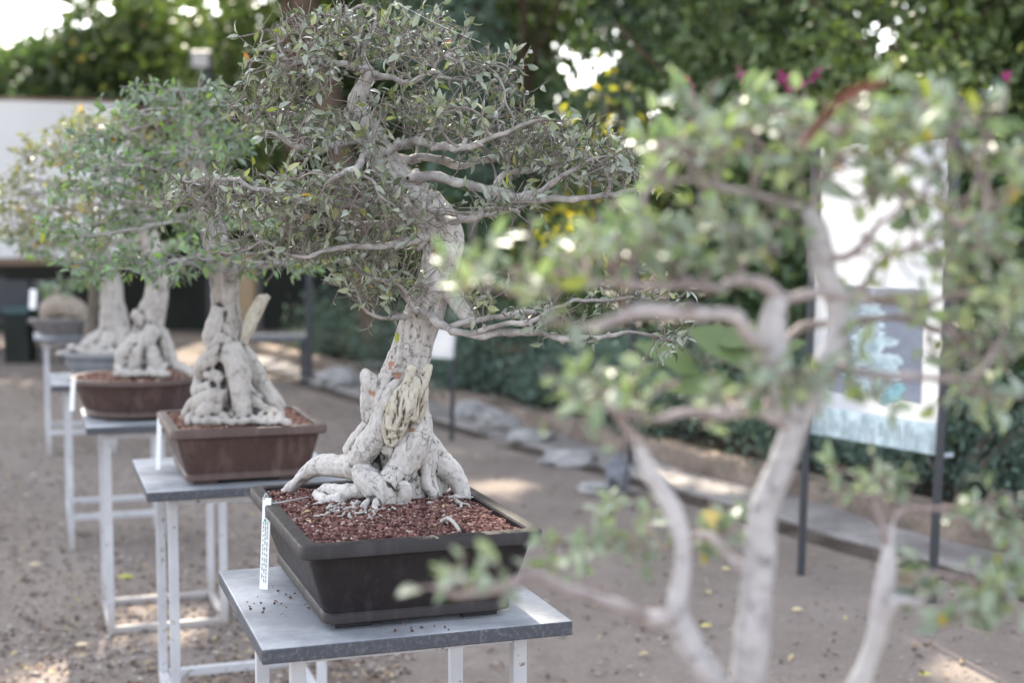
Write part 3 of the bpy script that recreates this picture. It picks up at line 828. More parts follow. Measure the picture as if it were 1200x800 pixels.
# ================================================================== HERO TREE
Y1 = 2.76
root1 = thing('bonsai_tree', 'old pale barked bonsai with yellow deadwood and spreading roots in the front dark pot', 'bonsai tree', P(470, 592, Y1))
T = [
 TB(Y1, (468,512,0,34), (464,470,0,28), (471,438,0,25), (480,415,0,24), (489,388,0,22.5), (499,362,0,22), (508,338,0,21), (517,306,0,22), (519,282,0,23), (512,258,0,22), (496,240,0,22), (476,222,0,20), (458,200,0,18), (445,178,0,16), (432,150,.01,12.5), (420,122,.02,10.5), (427,100,.02,8.5), (433,84,.02,7)),
 TB(Y1, (466,490,0,29), (467,522,0,35), (468,556,0,36), (468,592,0,36)),
 TB(Y1, (452,522,-.04,24), (441,482,-.05,17), (438,458,-.05,13), (433,447,-.055,9.5), (429,440,-.05,6), (430,435,-.05,3)),
 TB(Y1, (457,442,-.05,12), (451,472,-.07,12), (444,503,-.08,14), (428,527,-.07,15), (414,548,-.05,12)),
 TB(Y1, (484,452,-.02,13), (488,486,-.045,17), (486,514,-.07,19.5), (472,543,-.09,17), (454,566,-.105,14.5)),
 TB(Y1, (452,520,-.07,12), (470,535,-.085,9), (485,520,-.09,7)),
 TB(Y1, (415,530,-.03,14), (424,512,-.05,12), (436,498,-.06,10)),
 TB(Y1, (420,545,2.70,10), (430,560,2.67,15), (442,572,2.65,17), (450,583,2.65,14), (452,596,2.66,11)),
 TB(Y1, (440,585,2.635,5), (439,595,2.60,4), (442,611,2.555,3)),
 TB(Y1, (440,580,2.64,6), (428,592,2.63,4), (418,600,2.62,3), (408,606,2.60,3)),
 TB(Y1, (440,547,2.73,20), (415,547,2.74,14.5), (398,546,2.76,12.5), (375,546,2.79,10.5), (360,553,2.81,8), (348,565,2.825,6), (333,578,2.835,4)),
 TB(Y1, (360,553,2.81,5), (349,560,2.80,4), (341,572,2.80,3)),
 TB(Y1, (430,572,2.68,9), (405,576,2.70,8), (383,573,2.745,6.5), (372,579,2.75,6), (380,587,2.70,6), (400,583,2.685,6)),
 TB(Y1, (457,562,2.66,7), (473,570,2.65,7.5), (472,585,2.66,7), (461,595,2.66,6)),
 TB(Y1, (488,512,.02,20), (508,536,.02,15), (527,550,.01,13), (538,566,.01,10), (544,584,.01,8.5)),
 TB(Y1, (497,528,.04,17), (507,552,.04,12), (515,568,.03,9), (512,580,.03,7)),
 TB(Y1, (480,540,.06,22), (490,560,.12,14), (500,566,.17,8)), TB(Y1, (450,540,.06,22), (430,555,.13,12), (410,560,.18,7)),
 TB(Y1, (450,590,2.66,8), (470,600,2.66,5), (490,597,2.66,4)),
 TB(Y1, (449,508,-.075,7), (450,482,-.085,7), (458,458,-.08,6), (470,441,-.07,5)),
 TB(Y1, (484,502,-.08,8), (492,482,-.065,7.5), (495,463,-.05,6.5), (494,447,-.03,5)),
 TB(Y1, (450,508,-.078,5), (462,519,-.088,4.5), (478,514,-.086,4), (488,500,-.075,5)),
 TB(Y1, (478,407,-.055,4), (476,404,-.06,3)),
 TB(Y1, (520,300,-.03,14), (516,292,-.055,11), (512,288,-.06,7)),
 TB(Y1, (518,330,0,12), (533,347,-.03,10), (542,362,-.05,9), (549,380,-.06,7.5)),
]
prof_y = [425, 450, 480, 510, 540, 570, 598]; prof_c = [476, 468, 464, 465, 468, 471, 472]; prof_w = [22, 27, 31, 35, 39, 42, 46]
for i in range(22):   # strands fused into the fluted lower trunk
    ph = -2.2 + 4.4 * (i + rng.uniform(.1, .9)) / 22; tw = rng.uniform(-.9, .9); ya = rng.uniform(425, 520); yb = rng.uniform(570, 600)
    pts, rr = [], []
    for k in range(7):
        y = ya + (yb - ya) * k / 6; f_ = ph + tw * (k / 6) + rng.normal(0, .10)
        cx = np.interp(y, prof_y, prof_c); wd = np.interp(y, prof_y, prof_w) * (.93 + .05 * math.sin(k * 1.9 + i))
        pts.append(P(cx + wd * math.sin(f_), y, Y1 - wd * .9 * math.cos(f_) * Y1 / F)); rr.append((2.5 + 4.2 * math.sin(math.pi * (k + .7) / 7.5)) * rng.uniform(.75, 1.2) * Y1 / F)
    T.append((pts, rr))
FIB = []
for i in range(34):   # fibrous surface roots
    a = rng.uniform(383, 452); b = rng.uniform(586, 600)
    p0 = Gp(a, b, .914); L = rng.uniform(10, 34)
    ang = rng.uniform(2.2, 5.2)
    pts = [p0]; rr = [rng.uniform(.0022, .0046)]
    for k in range(4):
        a += L / 4 * math.cos(ang) ; b += L / 4 * abs(math.sin(ang)) * .35; ang += rng.normal(0, .5)
        pts.append(Gp(a, b, .910 + .007 * math.sin(k * 1.3 + i))); rr.append(rr[-1] * .82)
    FIB.append((pts, rr))
for i in range(14):   # surface roots on the right and back
    a = rng.uniform(480, 540); b = rng.uniform(572, 590); p0 = Gp(a, b, .912); ang = rng.uniform(-.4, .9)
    pts = [p0]; rr = [.004]; L = rng.uniform(12, 26)
    for k in range(3):
        a += L / 3 * math.cos(ang); b += L / 3 * math.sin(ang) * .4; ang += rng.normal(0, .4)
        pts.append(Gp(a, b, .908)); rr.append(rr[-1] * .75)
    FIB.append((pts, rr))
for pts, rr in FIB:
    d_ = catmull(np.hstack([np.array([tuple(q) for q in pts]), np.array(rr)[:, None]]), 5)
    v, f = tube(d_[:, :3] + rng.normal(0, .0004, (len(d_), 3)), d_[:, 3] * (1 + rng.normal(0, .1, len(d_))), 7)
    link_mesh('root', v, f, M['bark'], root1, True, {'peel': np.zeros(len(v))})
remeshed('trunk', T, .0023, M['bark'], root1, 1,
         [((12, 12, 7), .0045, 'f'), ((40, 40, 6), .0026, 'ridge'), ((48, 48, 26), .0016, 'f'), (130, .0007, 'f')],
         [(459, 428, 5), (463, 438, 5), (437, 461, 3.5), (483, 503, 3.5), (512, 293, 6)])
J = [TB(Y1, (458,520,-.09,6), (464,495,-.095,13), (474,472,-.10,14), (488,452,-.09,10), (498,438,-.085,4.5), (503,428,-.08,2.2)),
     TB(Y1, (463,500,-.105,10), (469,472,-.11,11), (478,450,-.105,5.5), (481,436,-.10,3.5), (484,430,-.1,2)),
     TB(Y1, (478,488,-.09,13), (491,465,-.085,11), (496,449,-.08,4), (493,436,-.08,2.2)),
     TB(Y1, (472,480,-.115,6), (484,458,-.11,5), (489,443,-.10,3)),
     TB(Y1, (460,512,-.10,7), (456,490,-.095,7), (460,470,-.09,5))]
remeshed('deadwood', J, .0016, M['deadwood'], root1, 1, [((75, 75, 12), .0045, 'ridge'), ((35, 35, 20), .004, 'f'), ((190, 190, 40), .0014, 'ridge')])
v, f = tube(catmull([tuple(Gp(518, 611, .912)), tuple(Gp(524, 607, .925)), tuple(Gp(531, 611, .924)), tuple(Gp(539, 622, .913))], 6), np.linspace(.0045, .0028, 19), 8)
link_mesh('surface_root', v, f, M['bark'], root1, True, {'peel': np.zeros(len(v))})

def limbset(s, Y0, limbs, step, jit):
    for lid, pts in limbs:
        c = [P(x, y, Y0 + dy) for x, y, dy, r_ in pts]; rr = [r_ * (Y0 + dy) / F for x, y, dy, r_ in pts]
        s.limb([tuple(q) for q in c], rr, lid, step, True, jit, 2)

def build_tree_parts(s, parent, nl, bmat, lmat, per, hmax, L, wid, name_leaf='leaves', **kw):
    for lid in range(nl):
        m = s.mesh(lid)
        if m is None: continue
        o = link_mesh('branch', m[0], m[1], bmat, parent, True, {'rad': m[2]})
        lv = skel_leaves(s, lid, per, hmax, L, wid, name_leaf, lmat, None, **kw)
        if lv:
            lv.parent = o

s = Skel()
tr = T[0]
s.limb([tuple(q) for q in tr[0]], tr[1], -1, .012, False)
H_LIMBS = [
 (0, [(433,84,.02,5), (402,74,0,5), (370,75,-.03,4), (332,66,-.06,3), (300,56,-.08,2)]),
 (1, [(433,86,.02,5.5), (456,90,0,5), (482,98,-.03,4.5), (503,84,-.05,3.5), (522,62,-.06,2.5)]),
 (2, [(431,84,.02,5), (428,52,.04,4), (440,24,.05,3), (430,4,.06,2)]),
 (3, [(440,170,0,8), (402,166,-.06,6.5), (372,178,-.12,5.5), (345,172,-.17,4.5), (312,150,-.2,3)]),
 (4, [(424,132,.02,6), (390,142,.08,5), (354,138,.12,4), (302,128,.13,3), (266,122,.12,2)]),
 (5, [(446,178,0,9), (484,168,-.05,7), (522,172,-.1,6), (556,170,-.14,5), (600,150,-.16,3.5), (640,140,-.17,2.5)]),
 (6, [(452,188,0,8), (507,184,.05,6.5), (530,194,.08,6.5), (563,191,.09,6), (597,181,.1,5), (640,166,.1,3.5)]),
 (7, [(470,218,0,11), (500,208,-.03,9.5), (532,211,-.05,8.5), (562,221,-.07,7.5), (600,229,-.1,7), (640,236,-.12,6.5), (665,232,-.13,5.5), (703,231,-.14,4), (748,219,-.14,3), (778,210,-.14,2)]),
 (7, [(617,231,-.11,6), (650,212,-.15,4.5), (676,196,-.17,3.5), (694,186,-.18,2.5)]),
 (7, [(575,222,-.08,5), (597,203,-.02,4.5), (650,190,.0,4), (690,176,.02,2.5)]),
 (8, [(478,224,0,10), (432,236,-.06,7.5), (382,240,-.12,6), (322,226,-.16,4.5), (262,208,-.18,3), (215,214,-.18,2)]),
 (9, [(498,245,0,10), (450,262,.08,7), (400,262,.14,5.5), (340,255,.17,4), (270,250,.18,2.5)]),
 (10, [(505,275,-.02,8), (450,290,-.1,6), (405,290,-.15,4.5), (350,300,-.18,3), (305,281,-.19,2.2), (290,292,-.19,2), (240,297,-.2,1.2)]),
 (11, [(500,365,-.03,7), (520,384,-.07,6.5), (536,389,-.1,6.5), (562,394,-.12,6.5), (602,388,-.13,6), (643,392,-.14,5.5), (694,398,-.14,4.5), (738,388,-.13,3), (780,396,-.13,2)]),
 (11, [(540,375,-.06,6), (562,376,-.09,5.5), (602,368,-.11,4.5), (640,362,-.12,3.5), (690,352,-.1,2.5), (760,350,-.08,1.8)]),
 (11, [(555,392,-.12,5), (590,380,-.15,4.5), (624,378,-.17,4), (650,362,-.18,3)]),
 (12, [(496,362,-.04,5), (472,372,-.09,4), (448,372,-.12,3), (425,362,-.14,2)]),
 (12, [(492,366,-.06,4.5), (478,350,-.11,4), (468,335,-.14,3), (440,322,-.16,2)]),
 (13, [(505,255,-.02,9), (545,258,-.12,6), (580,250,-.2,4), (610,245,-.24,2.5)]),
 (14, [(438,165,-.01,8), (430,178,-.13,6), (410,200,-.25,4.5), (380,215,-.32,3)]),
]
H_LIMBS = [(l_, [(a, b, c, d * .72) for a, b, c, d in p_]) for l_, p_ in H_LIMBS]
limbset(s, Y1, H_LIMBS, .013, .0038)
H_PADS = [
 (430,40,.02,130,40,.16,330), (350,80,-.04,75,40,.12,170), (500,70,-.03,80,38,.14,230), (570,88,-.05,55,28,.10,120),
 (315,130,.05,58,42,.15,170), (380,160,-.08,70,32,.15,170), (470,135,0,90,30,.18,180),
 (560,140,-.08,90,28,.14,170), (620,170,0,90,32,.16,260), (700,192,-.1,72,32,.13,250), (748,212,-.13,32,14,.07,80),
 (300,235,-.08,112,38,.2,340), (250,225,-.12,60,32,.12,140), (390,225,-.15,80,40,.2,260), (400,285,.02,110,40,.2,300), (330,290,-.08,70,25,.15,110),
 (445,335,-.08,62,38,.14,170), (470,250,-.18,60,40,.08,110), (590,240,-.2,50,22,.1,90),
 (560,350,-.08,30,22,.08,40), (640,372,-.12,60,12,.08,70), (775,398,-.13,28,16,.06,50), (740,352,-.06,70,12,.08,70),
]
H_PADS = [(a, b, c, d, e * .72, f, int(g * .78)) for a, b, c, d, e, f, g in H_PADS]
att, pad = pads_points(H_PADS, Y1)
s.colonize(att, pad, .012, .016, .10, iters=120, jit=.48, up=.05)
s.twigs(.04, .95, 3)
s.stubs(.16)
s.finish(.0008, 2.25)
PROJ_TRUNK = [(505, 330), (505, 300)]
def keep_hero(pos):
    pj = project(pos)
    # bare stretch of trunk shows between the pads
    bad = (pj[:, 0] > 492) & (pj[:, 0] < 556) & (pj[:, 1] > 252) & (pj[:, 1] < 345) & (pos[:, 1] < 2.80)
    ok = ~(bad & (rng.random(len(pos)) < .88))
    ok &= np.array([noise.noise(Vector(p_ * 16)) for p_ in pos]) + rng.normal(0, .18, len(pos)) > -.16     # leaves gather in tufts
    for o_, r_ in ((P(497, 262, 2.7), .05), (P(515, 228, 2.72), .03)):     # light reaches the bare trunk here
        d_ = pos - np.array(o_); t_ = d_ @ np.array(SUN)
        ok &= ~((t_ > 0) & (np.linalg.norm(d_ - t_[:, None] * np.array(SUN), axis=1) < r_))
    return ok
build_tree_parts(s, root1, 15, M['branch'], M['leaf'], 1.0, 4, .0240, .40, keep=keep_hero)
print('hero nodes', len(s.p))

# thread from the crown
v, f = tube(catmull([tuple(P(462, 2, 2.62)), tuple(P(512, 28, 2.55)), tuple(P(563, 50, 2.5))], 8), [.00022] * 17, 4)
link_mesh('spider_thread', v, f, M['tag'], root1)

# ================================================================== FOREGROUND TREE
Y0 = 1.30
root0 = thing('bonsai_tree', 'large out of focus bonsai close to the camera with forked pale trunk and wide crown', 'bonsai tree', (pc0.x, pc0.y, .89))
zb = .90
def low(px, Y): return (px, 268 + F * (HC - zb) / Y, Y)
FT = [
 TB(Y0, (906, 948, 0, 42), (905, 920, 0, 34), (882, 860, 0, 27), (878, 800, 0, 22.5), (883, 729, 0, 21.5), (890, 657, 0, 21.5), (896, 600, 0, 20.5), (918, 540, 0, 18.5), (931, 500, 0, 18.5)),
 TB(Y0, (895, 930, 0, 20), (850, 820, -.02, 15), (812, 762, -.03, 14), (793, 716, -.03, 13), (801, 657, -.03, 11.5), (792, 605, -.03, 10.5), (764, 558, -.03, 10), (746, 520, -.03, 8)),
 TB(Y0, (920, 930, .02, 20), (985, 850, .03, 13), (1009, 795, .03, 11.5), (1028, 743, .03, 11.5), (1037, 686, .03, 11), (1042, 648, .03, 8), (1047, 606, .03, 5)),
 TB(Y0, (931, 505, 0, 17), (918, 460, 0, 16), (909, 425, -.01, 15), (905, 378, -.01, 13), (912, 350, -.01, 10)),
 TB(Y0, (935, 500, 0, 15), (958, 445, .01, 14.5), (981, 398, .01, 14), (984, 360, .01, 13), (966, 318, .01, 11), (958, 272, .01, 10), (945, 245, .01, 8)),
 TB(Y0, (1028, 743, .03, 8), (1050, 705, .02, 7), (1078, 705, .01, 6), (1099, 686, .0, 4)),
 TB(Y0, (905, 945, 0, 30), (950, 960, -.05, 18), (980, 985, -.1, 10)), TB(Y0, (905, 945, 0, 30), (860, 955, -.05, 16), (820, 985, -.1, 9)),
]
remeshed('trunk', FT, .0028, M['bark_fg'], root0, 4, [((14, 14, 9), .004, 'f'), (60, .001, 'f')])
s = Skel()
for k, (a, b) in enumerate(FT[:5]):
    s.limb([tuple(q) for q in a], b, -1, .014, False, 0, 0, None if k else None)
F_LIMBS = [
 (0, [(907,415,-.01,11), (880,398,-.03,11), (852,364,-.05,11), (800,370,-.08,9.5), (770,366,-.09,8.5), (725,374,-.1,7.5), (685,386,-.1,6), (640,376,-.1,4)]),
 (1, [(912,350,-.01,9), (890,326,-.02,9), (840,338,-.05,8), (775,335,-.07,6.5), (700,330,-.08,5), (620,345,-.08,3.5), (560,335,-.08,2.5)]),
 (2, [(910,352,0,9), (940,345,0,8), (975,346,0,8), (1030,350,.02,7), (1080,356,.03,5.5), (1130,345,.04,4)]),
 (3, [(945,247,.01,7), (905,235,.03,6), (860,222,.03,6), (810,212,.02,5), (750,225,0,3.5)]),
 (4, [(962,290,.01,6), (995,302,-.01,5.5), (1015,285,-.02,5), (1030,262,-.03,4.5), (1060,245,-.03,4), (1100,235,-.03,3)]),
 (5, [(985,370,.01,6), (1040,300,0,4.5), (1062,296,0,4), (1085,285,0,4), (1110,272,0,3.5), (1160,250,.02,3)]),
 (6, [(915,440,0,8), (925,388,.05,7), (1010,375,.07,6), (1085,380,.08,5), (1150,400,.09,3.5)]),
 (7, [(975,410,0,7), (985,432,-.03,6), (1040,440,-.05,5.5), (1085,440,-.06,4.5), (1140,450,-.06,3.5)]),
 (8, [(925,500,0,10), (897,484,-.02,9), (850,480,-.04,8), (811,482,-.06,7), (773,496,-.07,6), (740,485,-.08,4.5), (690,470,-.08,3)]),
 (9, [(792,722,-.03,11), (765,722,-.05,10.5), (726,710,-.08,10), (690,698,-.1,9.5), (660,686,-.12,9), (617,672,-.13,8), (590,690,-.135,6.5), (569,695,-.14,5.5), (522,702,-.15,4)]),
 (9, [(610,673,-.13,7), (565,692,-.13,5), (545,680,-.13,4.5), (520,662,-.13,3.5)]),
 (10, [(880,675,0,9), (864,660,0,8), (846,640,.01,7), (821,624,.02,6), (780,640,.05,4), (745,640,.06,3)]),
 (11, [(1048,606,.03,4), (1052,598,.03,4), (1090,594,.03,3.5), (1132,598,.03,3), (1170,580,.03,2)]),
 (11, [(1036,640,.03,6), (1028,606,.03,4.5), (1020,580,.03,3)]),
 (11, [(1099,686,0,4), (1106,665,0,4), (1140,680,0,3), (1170,700,0,2)]),
 (12, [(950,255,.01,6), (960,215,0,5), (985,175,-.01,4), (1000,140,-.01,3)]),
 (13, [(748,524,-.03,7), (736,500,-.03,6), (715,480,-.04,4), (700,450,-.04,3)]),
]
F_LIMBS = [(l_, [(a, b, c, d * .84) for a, b, c, d in p_]) for l_, p_ in F_LIMBS]
limbset(s, Y0, F_LIMBS, .013, .0026)
def keep_fg(pos):
    pj = project(pos)
    b = (pj[:, 0] > 925) & (pj[:, 0] < 1050) & (pj[:, 1] > 85) & (pj[:, 1] < 180) & (pos[:, 1] < 1.16)
    c_ = (pj[:, 0] > 965) & (pj[:, 0] < 1100) & (pj[:, 1] > 245) & (pj[:, 1] < 345)
    e_ = (pj[:, 0] > 440) & (pj[:, 0] < 640) & (pj[:, 1] > 600) & (pj[:, 1] < 760)
    return ~(b | (c_ & (rng.random(len(pos)) < .6)) | (e_ & (rng.random(len(pos)) < .45)))
F_PADS = [
 (850,150,.03,95,45,.10,110), (960,150,.02,90,45,.11,110), (1080,150,0,90,45,.11,100), (1170,190,.02,60,50,.1,60), (800,185,.02,60,40,.08,60),
 (870,270,.0,80,28,.08,60), (780,285,-.04,90,30,.08,75), (690,298,-.06,95,34,.09,90), (610,325,-.06,65,34,.07,70), (560,320,-.07,35,30,.06,30),
 (1000,208,0,110,26,.09,100), (1130,270,.02,70,35,.1,60), (1160,350,.03,60,50,.1,80), (1150,440,.03,60,45,.1,65), (1050,335,-.01,60,16,.06,26),
 (930,440,-.05,66,24,.06,30), (860,460,-.05,45,16,.06,14), (1010,455,-.05,50,22,.06,25), (690,465,-.06,50,35,.06,44), (740,470,-.06,40,35,.05,26),
 (522,682,-.14,34,32,.05,5), (600,660,-.13,45,20,.05,6), (735,630,.05,62,28,.06,48), (660,640,0.03,30,25,.05,10),
 (1030,560,.03,45,16,.05,22), (1140,690,0,65,52,.08,60), (1150,595,.03,50,22,.06,20), (840,620,.03,30,20,.04,12),
]
F_PADS = [(a, b, c, d, e * .88, f, g) for a, b, c, d, e, f, g in F_PADS]
att, pad = pads_points(F_PADS, Y0)
s.colonize(att, pad, .013, .018, .12, iters=110, jit=.42, up=.05)
s.twigs(.03, .6, 2)
s.stubs(.12)
s.finish(.0010, 2.3)
build_tree_parts(s, root0, 14, M['branch_fg'], M['leaf_fg'], 1.45, 4, .0245, .5, droop=.15, rnd_shift=.08, keep=keep_fg)
print('fg nodes', len(s.p))
# curled red dead leaf caught in the crown
cl = catmull([tuple(P(940, 165, 1.13)), tuple(P(962, 142, 1.13)), tuple(P(985, 118, 1.13)), tuple(P(1015, 102, 1.13)), tuple(P(1040, 96, 1.13))], 5)
mb = MB(); V = []; k = 5
for i, q in enumerate(cl):
    t_ = i / (len(cl) - 1); hw = .010 * (1 - abs(2 * t_ - .5) * .55) if t_ > .1 else .006
    for j in range(k):
        a = (j / (k - 1) - .5) * 3.4
        V.append((q[0] + .25 * hw * math.sin(a), q[1] + hw * .8 * math.cos(a), q[2] + hw * math.sin(a)))
Fc = [(i * k + j, i * k + j + 1, (i + 1) * k + j + 1, (i + 1) * k + j) for i in range(len(cl) - 1) for j in range(k - 1)]
M['deadleaf'] = mat_plain('red_brown_leaf', (.24, .095, .06), .5, .5, .4, 30, .3, .002, (.13, .04, .035))
tag(link_mesh('dead_leaf', V, Fc, M['deadleaf'], None, True), 'long curled red brown dead leaf caught in the near blurred crown', 'dead leaf')

# ================================================================== TREES 2-5
def small_tree(label, Y, base, tubes, jin, pads, lmat, step, kill, per, L, wid, seedpts=None, voxel=.004, bmat=None, shift=0, tmat='bark_far'):
    rt = thing('bonsai_tree', label, 'bonsai tree', base)
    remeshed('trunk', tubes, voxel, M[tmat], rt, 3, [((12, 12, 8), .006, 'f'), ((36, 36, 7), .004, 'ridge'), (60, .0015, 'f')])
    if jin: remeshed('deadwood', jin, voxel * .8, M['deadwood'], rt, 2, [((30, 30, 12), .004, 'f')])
    s = Skel()
    s.limb([tuple(q) for q in tubes[0][0]], tubes[0][1], -1, step, True, 0, 0)
    k0 = np.array(s.p); zc = np.median(k0[:, 2])
    for i in range(len(s.p)):                       # limbs start above the bare trunk only
        s.grow[i] = bool(k0[i, 2] > np.array(tubes[0][0][seedpts])[2])
    pads = [(a, b, c, d, e * .68, f, int(g * 1.25)) for a, b, c, d, e, f, g in pads]
    att, pad = pads_points(pads, Y)
    s.colonize(att, pad, step, kill * .9, .15, iters=140, jit=.25, up=.02)
    s.twigs(.035, .4, 1)
    s.finish(.0011, 2.2)
    build_tree_parts(s, rt, len(pads), bmat or M['branch_far'], lmat, per * 1.65, 5, L * 1.05, wid, rnd_shift=shift, detail=True)
    return rt
Y2 = 3.93
t2 = [TB(Y2, (268,470,0,26), (266,430,0,24), (264,400,0,21), (265,380,0,19), (264,355,0,15.5), (262,330,0,15.5), (261,314,0,17), (252,280,.02,14), (240,240,.03,12), (232,200,.03,10), (225,160,.03,8), (218,120,.03,5)),
      TB(Y2, (268,410,-.05,15), (278,432,-.08,14), (282,462,-.1,12), (284,484,-.12,9), (288,494,-.13,5)),
      TB(Y2, (272,400,0,14), (285,418,0,12), (300,440,0,9.5), (312,462,0,8), (322,482,.0,7), (330,492,0,4)),
      TB(Y2, (300,440,.02,6), (314,455,.03,6), (330,478,.03,5)),
      TB(Y2, (262,395,-.04,14), (248,420,-.06,11), (237,428,-.05,9), (236,440,-.03,6)),
      TB(Y2, (258,360,-.03,9), (249,388,-.05,9), (249,400,-.04,9), (265,410,-.06,9)),
      TB(Y2, (238,436,-.03,7), (250,440,-.07,8), (262,446,-.08,8)),
      TB(Y2, (235,444,-.02,8), (236,458,-.05,9), (250,452,-.08,8)),
      TB(Y2, (270,460,-.06,12), (250,466,-.09,11), (232,474,-.08,10), (220,488,-.06,8)),
      TB(Y2, (262,478,-.07,11), (245,480,-.11,9), (232,492,-.12,7)),
      TB(Y2, (285,462,-.05,7), (300,472,-.08,7), (312,482,-.08,6), (322,488,-.08,5)),
      TB(Y2, (285,450,-.04,6), (298,464,-.05,6), (306,466,-.06,5)),
      TB(Y2, (270,470,.06,22), (280,490,.12,14)), TB(Y2, (262,470,.06,22), (240,485,.12,12))]
for i in range(16):
    a = rng.uniform(222, 335); t2.append(TB(Y2, (a, 482, -.08, 5), (a + rng.normal(0, 8), 489, -.12, 4), (a + rng.normal(0, 12), 495, -.15, 3)))
small_tree('pale bonsai with braided roots and upright cut stub in the brown rectangular pot', Y2, P(268, 492, Y2), t2,
    [TB(Y2, (285,402,-.02,6), (291,385,-.03,8), (299,366,-.03,8.5), (306,352,-.03,7), (303,346,-.03,4)), TB(Y2, (302,362,-.03,7), (309,352,-.03,5.5), (314,346,-.03,4))],
    [(215,112,0,75,22,.2,230), (185,140,-.05,75,25,.2,160), (250,150,.05,60,30,.2,120), (150,195,-.08,85,26,.22,240), (215,210,.05,70,25,.22,150), (120,225,-.1,60,20,.18,120),
     (130,310,-.08,55,22,.2,150), (190,310,-.1,70,24,.22,190), (250,300,-.1,50,20,.18,110), (340,312,-.05,60,15,.2,110), (390,300,0,50,18,.15,70), (290,265,0,70,22,.2,90), (235,180,-.1,60,26,.2,130), (105,270,-.05,60,26,.2,110), (180,260,.05,80,28,.2,130), (120,165,0,40,22,.18,70)],
    M['leaf2'], .022, .026, .95, .030, .42, 5)
Y3 = pc3.y
t3 = [TB(Y3, (172,425,0,24), (172,405,0,21), (175,385,0,18), (179,365,0,16), (183,345,0,14), (184,325,0,13), (178,290,0,11), (165,250,.02,9), (150,215,.02,7)),
      TB(Y3, (163,400,-.05,12), (150,410,-.08,12), (144,420,-.09,9), (148,432,-.1,6)), TB(Y3, (180,385,-.05,12), (168,405,-.09,9), (160,420,-.11,8), (158,434,-.12,5)),
      TB(Y3, (186,390,0,12), (196,412,-.02,9), (202,430,-.03,7)), TB(Y3, (175,410,-.08,10), (182,425,-.11,8), (190,436,-.12,5)), TB(Y3, (170,380,-.03,8), (160,370,-.05,6), (156,367,-.05,5)),
      TB(Y3, (172,425,.05,22), (180,435,.12,12))]
for i in range(14):
    a = rng.uniform(136, 210); t3.append(TB(Y3, (a, 428, -.09, 4.5), (a + rng.normal(0, 8), 434, -.13, 4), (a + rng.normal(0, 12), 439, -.16, 3)))
small_tree('pale knobbly bonsai with olive crown in the brown oval pot', Y3, P(172, 436, Y3), t3, None,
    [(75,180,0,60,28,.25,260), (120,150,.05,60,30,.25,220), (200,170,.1,70,40,.25,150), (40,215,0,45,28,.25,150), (60,250,-.05,70,24,.25,170), (140,255,0,70,25,.25,130), (25,265,-.05,45,18,.2,120), (180,230,0,50,25,.2,80), (95,225,-.05,70,30,.25,170), (10,240,0,40,30,.2,90), (90,285,0,70,18,.2,110)],
    M['leaf3'], .03, .034, .8, .034, .45, 5, .005)
Y4 = pc4.y
t4 = [TB(Y4, (134,398,0,20), (134,385,0,18), (133,368,0,16), (131,350,0,13), (130,330,0,12), (122,300,0,10), (105,275,0,7)),
      TB(Y4, (125,395,-.03,12), (112,400,-.06,10), (98,408,-.08,7), (88,414,-.08,5)), TB(Y4, (140,390,-.04,12), (145,402,-.08,9), (150,412,-.1,6)), TB(Y4, (130,395,-.06,12), (122,406,-.1,8), (110,414,-.12,5)),
      TB(Y4, (134,398,.05,18), (140,412,.1,10))]
for i in range(10):
    a = rng.uniform(84, 156); t4.append(TB(Y4, (a, 406, -.08, 5), (a + rng.normal(0, 8), 411, -.12, 4), (a + rng.normal(0, 12), 415, -.15, 3)))
small_tree('smooth pale swollen trunk bonsai in the blue grey pot', Y4, P(134, 412, Y4), t4, None,
    [(90,295,0,70,24,.3,200), (40,280,0,60,20,.3,150), (180,290,.05,60,22,.3,110), (140,285,0,50,20,.3,110), (100,325,-.05,40,10,.2,50)],
    M['leaf2'], .04, .045, .9, .042, .45, 4, .006, None, -.1)
Y5 = pc5.y
t5 = [TB(Y5, (80,380,0,14), (78,370,0,13), (74,362,0,9), (70,354,0,6), (67,344,0,4.5), (66,334,0,3)), TB(Y5, (54,374,0,8), (60,362,-.02,13), (76,358,-.03,14), (90,364,-.02,12), (98,374,0,7)), TB(Y5, (78,380,0,12), (95,372,.03,9), (104,380,.03,5))]
small_tree('low fat stump bonsai with flat green tuft on the farthest table', Y5, P(76, 384, Y5), t5, None,
    [(70,338,0,28,7,.15,90), (95,330,0,20,6,.12,40)], M['leaf2'], .04, .045, 1.1, .045, .5, 3, .008, tmat='bark_stump')
# brown bare trunk beside the fourth tree
bt = [TB(6.75, (106,402,0,9), (107,385,0,7), (109,365,0,6.5), (110,345,0,6), (108,320,0,5), (112,295,0,4))]
rt = thing('bonsai_tree', 'slim brown trunk standing behind the blue grey pot', 'bonsai tree', P(106, 408, 6.75))
remeshed('trunk', bt, .006, M['trunk_grey'], rt, 2, [(20, .005, 'f')])

